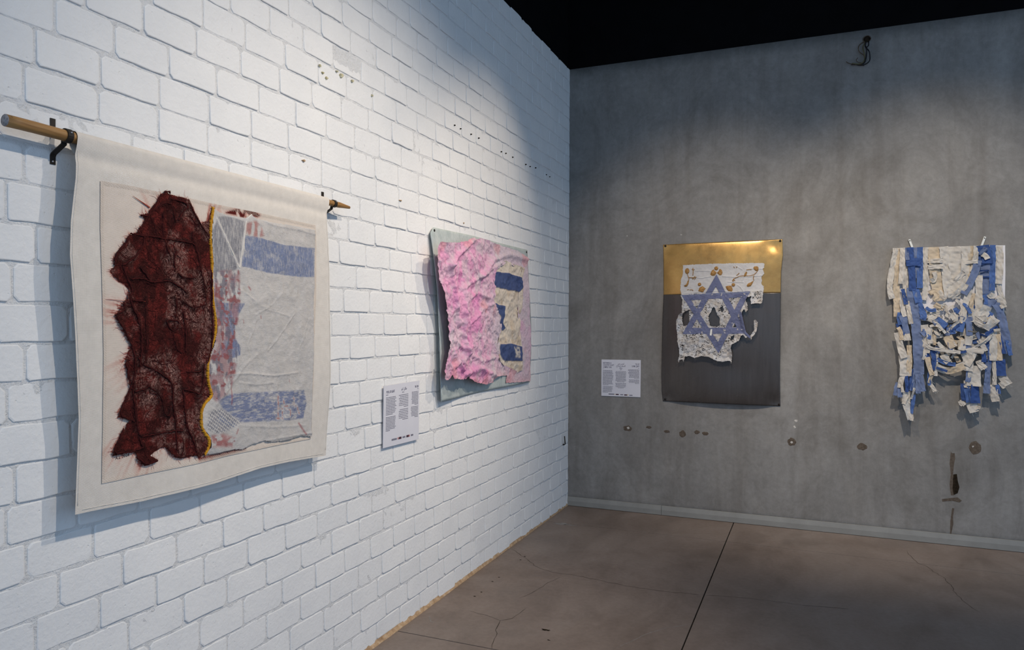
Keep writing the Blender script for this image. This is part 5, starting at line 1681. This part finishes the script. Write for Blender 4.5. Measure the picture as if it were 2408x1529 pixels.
STRIPS = [
    # upper whites and creams
    ('w', 15, [(2.4143, 2.0464), (2.3962, 1.9366), (2.3806, 1.8353), (2.3730, 1.7607), (2.3893, 1.6917)], .030), ('c', 16, [(2.4275, 2.0459), (2.4307, 1.9207), (2.4205, 1.8345), (2.4156, 1.7481), (2.4214, 1.6407), (2.4191, 1.5662)], .026),
    ('w', 13, [(2.4539, 2.0480), (2.4543, 1.9617), (2.4494, 1.8756), (2.4419, 1.7954)], .034), ('w', 14, [(2.4592, 2.0448), (2.4705, 1.8781), (2.4764, 1.7295), (2.4847, 1.6404)], .022),
    ('w', 14, [(2.5948, 2.0459), (2.5928, 1.9165), (2.5962, 1.7458), (2.5861, 1.6811)], .024), ('c', 27, [(2.6462, 2.0470), (2.6521, 1.8710), (2.6732, 1.7272), (2.6837, 1.6744)], .022), ('w', 22, [(2.7049, 2.0478), (2.7209, 1.8694), (2.7343, 1.6973)], .028),
    ('w', 30, [(2.7655, 2.0456), (2.7766, 1.8275), (2.7671, 1.6912)], .024), ('w', 20, [(2.8356, 2.0459), (2.8339, 1.8669), (2.8096, 1.7256)], .028), ('c', 13, [(2.8703, 2.0476), (2.8661, 1.8863), (2.8492, 1.7828)], .022), ('w', 13, [(2.8975, 2.0466), (2.8930, 1.9547), (2.8736, 1.8688)], .026),
    ('w', 12, [(2.6055, 1.9514), (2.6518, 1.9501), (2.6977, 1.9517)], .036), ('w', 12, [(2.6083, 1.9073), (2.6571, 1.9090), (2.7004, 1.9108)], .036), ('w', 10, [(2.8211, 1.9337), (2.8584, 1.9384), (2.9029, 1.9371)], .036),
    ('w', 11, [(2.6470, 1.8740), (2.6574, 1.8387), (2.6422, 1.8038), (2.6318, 1.8304)], .040), ('c', 14, [(2.6194, 1.7278), (2.6476, 1.7451), (2.6682, 1.7097), (2.6427, 1.6806)], .036), ('w', 14, [(2.6731, 1.7447), (2.6937, 1.6977), (2.7141, 1.6800)], .040),
    ('w', 14, [(2.7716, 1.8131), (2.7991, 1.8416), (2.8239, 1.8700)], .040), ('w', 16, [(2.7469, 1.6972), (2.7795, 1.7259), (2.8144, 1.7544), (2.8293, 1.7889)], .042),
    # left blue band
    ('g', 10, [(2.4750, 2.0472), (2.4805, 1.9966), (2.4859, 1.9608)], .028), ('n', 17, [(2.5012, 2.0493), (2.5070, 1.9187), (2.5153, 1.8327), (2.5156, 1.7468)], .034), ('g', 12, [(2.5351, 2.0480), (2.5383, 1.9356), (2.5387, 1.8322)], .028), ('b', 14, [(2.5611, 2.0486), (2.5617, 1.9173), (2.5598, 1.7639)], .034),
    ('n', 22, [(2.4754, 1.9433), (2.5278, 1.9478), (2.5694, 1.9407)], .040), ('b', 20, [(2.5339, 1.7584), (2.5471, 1.6991), (2.5551, 1.6637)], .042), ('n', 10, [(2.4552, 1.7595), (2.4687, 1.6999), (2.4768, 1.6523)], .034),
    ('g', 25, [(2.5108, 1.7696), (2.5138, 1.6811), (2.5298, 1.5778), (2.5461, 1.4336), (2.5545, 1.2866), (2.5550, 1.1690)], .048), ('g', 16, [(2.5383, 1.1808), (2.5283, 1.0952), (2.5181, 1.0507)], .064), ('g', 14, [(2.5616, 1.1815), (2.5696, 1.1114), (2.5802, 1.0531)], .064), ('g', 12, [(2.5487, 1.1694), (2.5493, 1.0372)], .068),
    ('b', 15, [(2.5539, 1.6634), (2.5697, 1.6103), (2.5854, 1.5691), (2.5752, 1.5455)], .050), ('w', 11, [(2.4835, 1.6757), (2.4943, 1.5987), (2.5078, 1.5159)], .046), ('gw:0.72', 18, [(2.4541, 1.5778), (2.4701, 1.5157), (2.4783, 1.4477), (2.4837, 1.4004)], .056),
    ('n', 15, [(2.4280, 1.5214), (2.4440, 1.4859), (2.4704, 1.4417)], .050), ('b', 12, [(2.4382, 1.5957), (2.4332, 1.5452), (2.4439, 1.5096)], .044), ('w', 12, [(2.4493, 1.6849), (2.4575, 1.6106), (2.4683, 1.5661)], .040),
    # right blue band
    ('n', 30, [(2.9343, 2.0481), (2.9420, 1.9819), (2.9521, 1.9186)], .028), ('b', 14, [(2.9905, 2.0474), (2.9887, 1.9062), (2.9845, 1.7406)], .036), ('g', 24, [(2.9472, 1.9187), (2.9502, 1.7812), (2.9456, 1.7182)], .030), ('n', 20, [(2.9274, 1.9479), (2.9568, 1.9471), (2.9861, 1.9462)], .038),
    ('n', 4, [(2.9130, 1.8765), (2.9425, 1.8758), (2.9669, 1.8753)], .038), ('n', 4, [(2.9132, 1.8335), (2.9427, 1.8329), (2.9671, 1.8324)], .038), ('w', 13, [(2.9304, 1.9871), (2.9475, 1.9751), (2.9574, 1.9519)], .048), ('g', 12, [(2.9157, 1.9818), (2.9351, 2.0098), (2.9497, 2.0293)], .042),
    ('w', 16, [(3.0293, 2.0403), (3.0346, 1.9249), (3.0231, 1.7857)], .026), ('w', 12, [(3.0255, 1.8084), (3.0355, 1.7229), (3.0551, 1.6488)], .030),
    ('g', 17, [(2.9060, 1.9477), (2.8843, 1.8535), (2.8500, 1.7765), (2.8205, 1.7192)], .044), ('w', 15, [(2.8576, 1.7534), (2.8283, 1.6441), (2.8139, 1.5287)], .048), ('w', 17, [(2.9089, 1.8444), (2.9094, 1.7412), (2.9073, 1.6609), (2.9100, 1.6150)], .050), ('c', 11, [(2.8775, 1.7243), (2.8679, 1.6612), (2.8631, 1.6209)], .040),
    ('gw:0.35', 24, [(2.9786, 1.6886), (2.9569, 1.6317), (2.9352, 1.5861), (2.9060, 1.5518)], .058), ('w', 18, [(2.9203, 1.6319), (2.8960, 1.5919), (2.8913, 1.5575), (2.9207, 1.5433), (2.9500, 1.5576)], .062), ('b', 13, [(2.9814, 1.5946), (2.9573, 1.5576), (2.9281, 1.5318)], .054),
    ('g', 19, [(2.9932, 1.6714), (3.0248, 1.6201), (3.0419, 1.5463), (3.0518, 1.4897), (3.0689, 1.4107), (3.0764, 1.3204)], .052), ('w', 13, [(3.0119, 1.7000), (3.0338, 1.6657), (3.0532, 1.6258)], .044), ('b', 18, [(2.9462, 1.7178), (2.9586, 1.6834), (2.9563, 1.6491)], .044), ('w', 13, [(2.9929, 1.7226), (2.9785, 1.6943), (2.9639, 1.7172)], .050),
    ('w', 16, [(2.8589, 1.6236), (2.8665, 1.5805), (2.8618, 1.5316)], .052), ('g', 17, [(2.8468, 1.5661), (2.8521, 1.4942), (2.8523, 1.4396)], .060), ('w', 17, [(2.8523, 1.4425), (2.8500, 1.4080), (2.8452, 1.3734)], .062),
    ('w', 24, [(3.0014, 1.5575), (2.9678, 1.5092), (2.9485, 1.4777)], .066), ('w', 12, [(2.8822, 1.5460), (2.9044, 1.5117), (2.9386, 1.5005)], .068), ('n', 10, [(3.0161, 1.5009), (2.9776, 1.4723), (2.9486, 1.4436)], .060), ('w', 8, [(2.9921, 1.4724), (3.0114, 1.4782), (3.0258, 1.4783)], .072),
    # middle tangle
    ('b', 17, [(2.6611, 1.5515), (2.6892, 1.5224), (2.7171, 1.4993)], .056), ('b', 14, [(2.7574, 1.5111), (2.7525, 1.4821), (2.7576, 1.4473)], .056), ('b', 16, [(2.8122, 1.5344), (2.8024, 1.4997), (2.7926, 1.4650)], .058), ('g', 13, [(2.7225, 1.4354), (2.7324, 1.4761), (2.7474, 1.4936)], .054),
    ('w', 10, [(2.6087, 1.5513), (2.6471, 1.5310), (2.6752, 1.4990), (2.6880, 1.4700)], .066), ('w', 8, [(2.6192, 1.4987), (2.6549, 1.5106), (2.6905, 1.4875), (2.7109, 1.4528)], .066), ('w', 9, [(2.7259, 1.4587), (2.7559, 1.4995), (2.7907, 1.5343)], .066), ('n', 7, [(2.7157, 1.4935), (2.7460, 1.4647), (2.7908, 1.5112)], .062),
    ('w', 9, [(2.5929, 1.3700), (2.6237, 1.3501), (2.6594, 1.3434), (2.7276, 1.3316), (2.7975, 1.3242)], .080), ('n', 7, [(2.7950, 1.3242), (2.8149, 1.3274), (2.8322, 1.3335)], .080), ('w', 14, [(2.8297, 1.3306), (2.8642, 1.3398), (2.9034, 1.3405), (2.9327, 1.3325)], .080), ('w', 9, [(2.8666, 1.3542), (2.9033, 1.3747), (2.9445, 1.4010), (2.9782, 1.4468)], .076),
    ('b', 10, [(2.6622, 1.2781), (2.7002, 1.2557), (2.7305, 1.2449), (2.7705, 1.2430)], .070), ('wc:0.3', 17, [(2.6599, 1.2228), (2.6954, 1.2034), (2.7357, 1.1959), (2.7756, 1.2114), (2.8203, 1.2357)], .076), ('n', 6, [(2.6574, 1.2198), (2.6904, 1.2062), (2.7206, 1.1955)], .082), ('w', 10, [(2.7681, 1.2285), (2.7954, 1.2408), (2.8251, 1.2587)], .080),
    ('w', 18, [(2.7014, 1.3076), (2.7167, 1.2731), (2.7319, 1.2560)], .064), ('w', 12, [(2.6681, 1.3913), (2.6860, 1.3625), (2.7063, 1.3425)], .064), ('c', 22, [(2.7260, 1.4356), (2.7413, 1.3894), (2.7615, 1.3550)], .056), ('w', 18, [(2.8012, 1.4075), (2.8113, 1.3731), (2.8065, 1.3385)], .062), ('c', 10, [(2.7913, 1.4074), (2.7964, 1.3729), (2.7916, 1.3440)], .068),
    # left leg
    ('w', 18, [(2.4247, 1.4562), (2.4383, 1.3674), (2.4649, 1.2792)], .058), ('w', 26, [(2.4648, 1.2969), (2.4705, 1.2143), (2.4681, 1.1551)], .062), ('c', 13, [(2.4959, 1.3683), (2.4990, 1.2563), (2.4942, 1.1559)], .054), ('c', 10, [(2.4272, 1.4918), (2.4431, 1.4623), (2.4486, 1.4031)], .062), ('n', 9, [(2.5122, 1.2036), (2.5075, 1.1092), (2.5025, 1.0560)], .058),
    ('w', 13, [(2.4592, 1.1673), (2.4437, 1.1225), (2.4387, 1.0721)], .072), ('g', 15, [(2.4306, 1.1073), (2.4203, 1.0654), (2.4126, 1.0178)], .070), ('g', 12, [(2.4438, 1.0929), (2.4362, 1.0424), (2.4390, 1.0070)], .074), ('n', 9, [(2.4775, 1.1560), (2.4804, 1.0942), (2.4807, 1.0442)], .074), ('w', 20, [(2.4806, 1.0500), (2.4758, 0.9673), (2.4917, 0.9032), (2.5023, 0.8567)], .070),
    ('b', 10, [(2.5249, 1.0283), (2.5174, 0.9633), (2.5073, 0.8981)], .068), ('w', 8, [(2.5273, 1.0754), (2.5171, 1.0338), (2.5069, 0.9981)], .074), ('w', 10, [(2.4860, 1.0208), (2.4679, 0.9846), (2.4601, 0.9607)], .078), ('w', 13, [(2.4917, 0.9091), (2.5075, 0.8746), (2.5024, 0.8508)], .076), ('w', 7, [(2.4491, 1.0843), (2.4545, 1.0431)], .08),
    # mid-left strips
    ('w', 20, [(2.5884, 1.5103), (2.6017, 1.4050), (2.5944, 1.3171)], .054), ('w', 14, [(2.6192, 1.4929), (2.6144, 1.4344), (2.6248, 1.3820)], .060), ('n', 11, [(2.6352, 1.3413), (2.6483, 1.2715), (2.6384, 1.2013)], .064), ('c', 13, [(2.6048, 1.2881), (2.6153, 1.2240), (2.6335, 1.1661)], .066), ('c', 9, [(2.6335, 1.1661), (2.6209, 1.1336), (2.6107, 1.1128)], .070), ('b', 9, [(2.6231, 1.2125), (2.6132, 1.1187), (2.6210, 1.0956)], .062),
    ('w', 10, [(2.6248, 1.1023), (2.6402, 1.0796), (2.6505, 1.0538)], .070), ('w', 9, [(2.6585, 1.2601), (2.6563, 1.1959), (2.6539, 1.1609)], .066), ('n', 12, [(2.5995, 1.3231), (2.6151, 1.2825), (2.6102, 1.2356)], .058), ('w', 10, [(2.5943, 1.3464), (2.5893, 1.2995), (2.5792, 1.2699)], .062),
    # right leg
    ('w', 24, [(2.8272, 1.3334), (2.8498, 1.2651), (2.8402, 1.2018)], .074), ('w', 16, [(2.8790, 1.3286), (2.8596, 1.2767), (2.8351, 1.2360)], .080), ('g', 14, [(2.8548, 1.2423), (2.8501, 1.1791), (2.8405, 1.1272)], .072), ('w', 30, [(2.8818, 1.2372), (2.8797, 1.1657), (2.8775, 1.0999)], .074), ('w', 14, [(2.8380, 1.1357), (2.8406, 1.1043), (2.8382, 1.0870)], .072),
    ('b', 15, [(2.8381, 1.1042), (2.8409, 1.0498), (2.8485, 0.9899)], .078), ('n', 25, [(2.8824, 1.1115), (2.8852, 1.0430), (2.8854, 0.9859)], .078), ('w', 24, [(2.8657, 0.9964), (2.8708, 0.9566), (2.8808, 0.9256)], .076), ('n', 11, [(2.8158, 1.1149), (2.8161, 1.0574), (2.8188, 1.0001)], .068), ('w', 11, [(2.8089, 1.0054), (2.8164, 0.9828), (2.8264, 0.9717)], .074), ('w', 8, [(2.7965, 0.9934), (2.8016, 0.9763), (2.8115, 0.9682)], .076), ('w', 9, [(2.8807, 0.9457), (2.9002, 0.9609), (2.9149, 0.9587)], .080),
    ('w', 15, [(2.9037, 1.2720), (2.9185, 1.2382), (2.9332, 1.2158)], .078), ('w', 11, [(2.9014, 1.2435), (2.9160, 1.2495), (2.9429, 1.2218)], .084), ('b', 9, [(2.9634, 1.4039), (2.9710, 1.3243), (2.9689, 1.2532)], .060), ('g', 15, [(2.9621, 1.2620), (2.9554, 1.1539), (2.9510, 1.0542)], .070), ('w', 18, [(2.9921, 1.4667), (2.9903, 1.3389), (2.9882, 1.2736)], .062), ('c', 15, [(3.0138, 1.4669), (3.0191, 1.3678), (3.0243, 1.2744)], .058),
    ('n', 22, [(3.0295, 1.2834), (3.0298, 1.2241), (3.0348, 1.1734)], .068), ('w', 20, [(3.0372, 1.1763), (3.0540, 1.1458), (3.0732, 1.1155)], .072), ('w', 9, [(2.9935, 1.2798), (2.9963, 1.1835), (2.9942, 1.1127)], .070), ('w', 18, [(2.9894, 1.1125), (2.9921, 1.0559), (3.0043, 1.0026)], .072), ('b', 10, [(3.0087, 1.1132), (3.0160, 1.0852), (3.0185, 1.0541)], .078), ('n', 9, [(3.0264, 1.4388), (3.0386, 1.3825), (3.0509, 1.3206)], .062),
    ('w', 8, [(3.0254, 1.1279), (3.0399, 1.1058), (3.0495, 1.0921)], .074), ('n', 12, [(2.9248, 1.3349), (2.9396, 1.2952), (2.9348, 1.2609)], .064), ('w', 12, [(2.9049, 1.4088), (2.9295, 1.3749), (2.9443, 1.3352)], .066), ('b', 12, [(3.0692, 1.4109), (3.0790, 1.3546), (3.0887, 1.3097)], .060),
]
for i, (spec, w, pts, off) in enumerate(STRIPS):
    cloth_strip(spec, w, pts, off, 200 + i, 0.55 if pts[0][1] > 1.75 else 1.0)
# small torn ends knotted together in the middle
TANG = [(2.5683, 1.6630), (2.6044, 1.6510), (2.6936, 1.6679), (2.8115, 1.6901), (2.9058, 1.5948), (2.9675, 1.4379), (2.9607, 1.3352), (2.8331, 1.3041), (2.7332, 1.2962), (2.6316, 1.3000), (2.5849, 1.4046)]
rr = random.Random(77)
xa, xb = min(p[0] for p in TANG), max(p[0] for p in TANG)
za, zb = min(p[1] for p in TANG), max(p[1] for p in TANG)
k = 0
while k < 80:
    x, z = rr.uniform(xa, xb), rr.uniform(za, zb)
    if not inside(np.array([x]), np.array([z]), TANG)[0]:
        continue
    a = rr.gauss(-1.4, 0.8)
    L_ = rr.uniform(0.035, 0.085)
    b = a + rr.uniform(-1.2, 1.2)
    p0 = (x, z)
    p1 = (x + math.cos(a) * L_ * .5, z + math.sin(a) * L_ * .5)
    p2 = (p1[0] + math.cos(b) * L_ * .5, p1[1] + math.sin(b) * L_ * .5)
    cloth_strip(rr.choice('wwwwwccgb'), rr.uniform(8, 17), [p0, p1, p2], rr.uniform(0.028, 0.060), 500 + k, 1.5)
    k += 1
# thin dangling threads at the torn ends
td = []
for (x, z) in [(2.5034, 0.8585), (2.4821, 0.9607), (2.4294, 1.0176), (2.5493, 1.0460), (2.5801, 1.0590), (2.6311, 1.1193), (2.6518, 1.0618), (2.8825, 0.9275), (2.9118, 0.9575), (2.8131, 0.9759), (3.0038, 1.0073), (2.9528, 1.0563), (3.0753, 1.1148), (2.4135, 1.0229), (2.8219, 1.2352), (2.7572, 1.2046)]:
    for k in range(4):
        a = rr.gauss(-1.57, 0.5)
        L_ = rr.uniform(0.012, 0.035)
        x0, z0_ = x + rr.uniform(-.012, .012), z + rr.uniform(0, .015)
        td.append(tube_data([BWP(x0, z0_, .075), BWP(x0 + math.cos(a) * L_ * .5, z0_ + math.sin(a) * L_ * .5, .078), BWP(x0 + math.cos(a + .4) * L_, z0_ + math.sin(a + .4) * L_, .076)], 0.0005, 3))
V, F = join_data(td)
o = mesh_obj('loose_threads', V, F, M_PEG, ragw)
o['kind'] = 'stuff'

# ------------------------------------------------------------------ cable outlet high on the plaster wall, hook by the corner
outl = thing('cable_outlet', 'bundle of loose cables hanging from a round hole high in the plaster wall', 'cables', (2.22, -0.005, 3.38))
(hx, hz), = [(2.2250, 3.5516)]
hole = disc('outlet_hole', 'B', hx, hz, 0.0235, 0.0215, 0.003, M_HOLE, outl, random.Random(3), 18, 0.02, 0.0)
ringp = [BWP(hx + 0.025 * math.cos(a * math.pi / 12), hz + 0.023 * math.sin(a * math.pi / 12), 0.0035) for a in range(25)]
tube('outlet_rim', ringp, 0.0028, M_SCAR, outl, 6)
for off, pl, r_, mt in ((.020, [(2.2116, 3.5342), (2.1787, 3.5177), (2.1678, 3.4918), (2.1707, 3.4671), (2.1900, 3.4462), (2.2093, 3.4254), (2.2122, 3.4008), (2.2068, 3.3772)], .0028, M_WIREB),
                        (.025, [(2.2171, 3.5304), (2.1980, 3.4997), (2.2009, 3.4629), (2.2093, 3.4375), (2.2122, 3.4008), (2.1959, 3.3726), (2.1629, 3.3739), (2.1297, 3.3813)], .0040, M_WIREG),
                        (.030, [(2.2198, 3.5300), (2.2117, 3.5039), (2.2200, 3.4754), (2.2229, 3.4538), (2.2203, 3.4178), (2.2150, 3.3822), (2.2014, 3.3719)], .0042, M_WIREK),
                        (.032, [(2.2362, 3.5307), (2.2363, 3.5034), (2.2282, 3.4864), (2.2200, 3.4785), (2.2310, 3.4648), (2.2420, 3.4391), (2.2449, 3.4024), (2.2396, 3.3759), (2.2124, 3.3613), (2.1904, 3.3672)], .0040, M_WIREK),
                        (.018, [(2.2014, 3.3658), (2.1684, 3.3732), (2.1325, 3.3748), (2.1103, 3.3869), (2.0907, 3.4017)], .0024, M_WIREB),
                        (.028, [(2.2096, 3.3708), (2.1849, 3.3801), (2.1573, 3.3898), (2.1545, 3.4054), (2.1654, 3.4161)], .0022, M_WIREB),
                        (.020, [(2.2069, 3.3620), (2.1794, 3.3626), (2.1574, 3.3716), (2.1242, 3.3759)], .0024, M_WIREK)):
    P = smooth_path(pl, 0.012)
    n_ = len(P)
    tube('cable', [BWP(p[0], p[1], off * min(1.0, 0.15 + 3.0 * i / n_) + 0.004 * math.sin(i * 0.7)) for i, p in enumerate(P)], r_, mt, outl, 6)

(s_, z_), (s2_, z2_) = [(0.1440, 0.5246), (0.1615, 0.5961)]
hk = thing('wall_hook', 'small black upright hook on the brick wall beside the corner', 'hook', (0.0, -s_, z_ - 0.004))
tube('hook_pin', [LWP(s_, z_, 0.0), LWP(s_, z_, 0.016), LWP(s_, z_ + 0.006, 0.022), LWP(s2_, z2_, 0.022)], [0.004, 0.004, 0.0045, 0.0042], M_IRON, hk, 8)
tube('hook_plate', [LWP(s_, z_, 0.004), LWP(s_, z_, 0.010)], [0.007, 0.007], M_IRON, hk, 8)
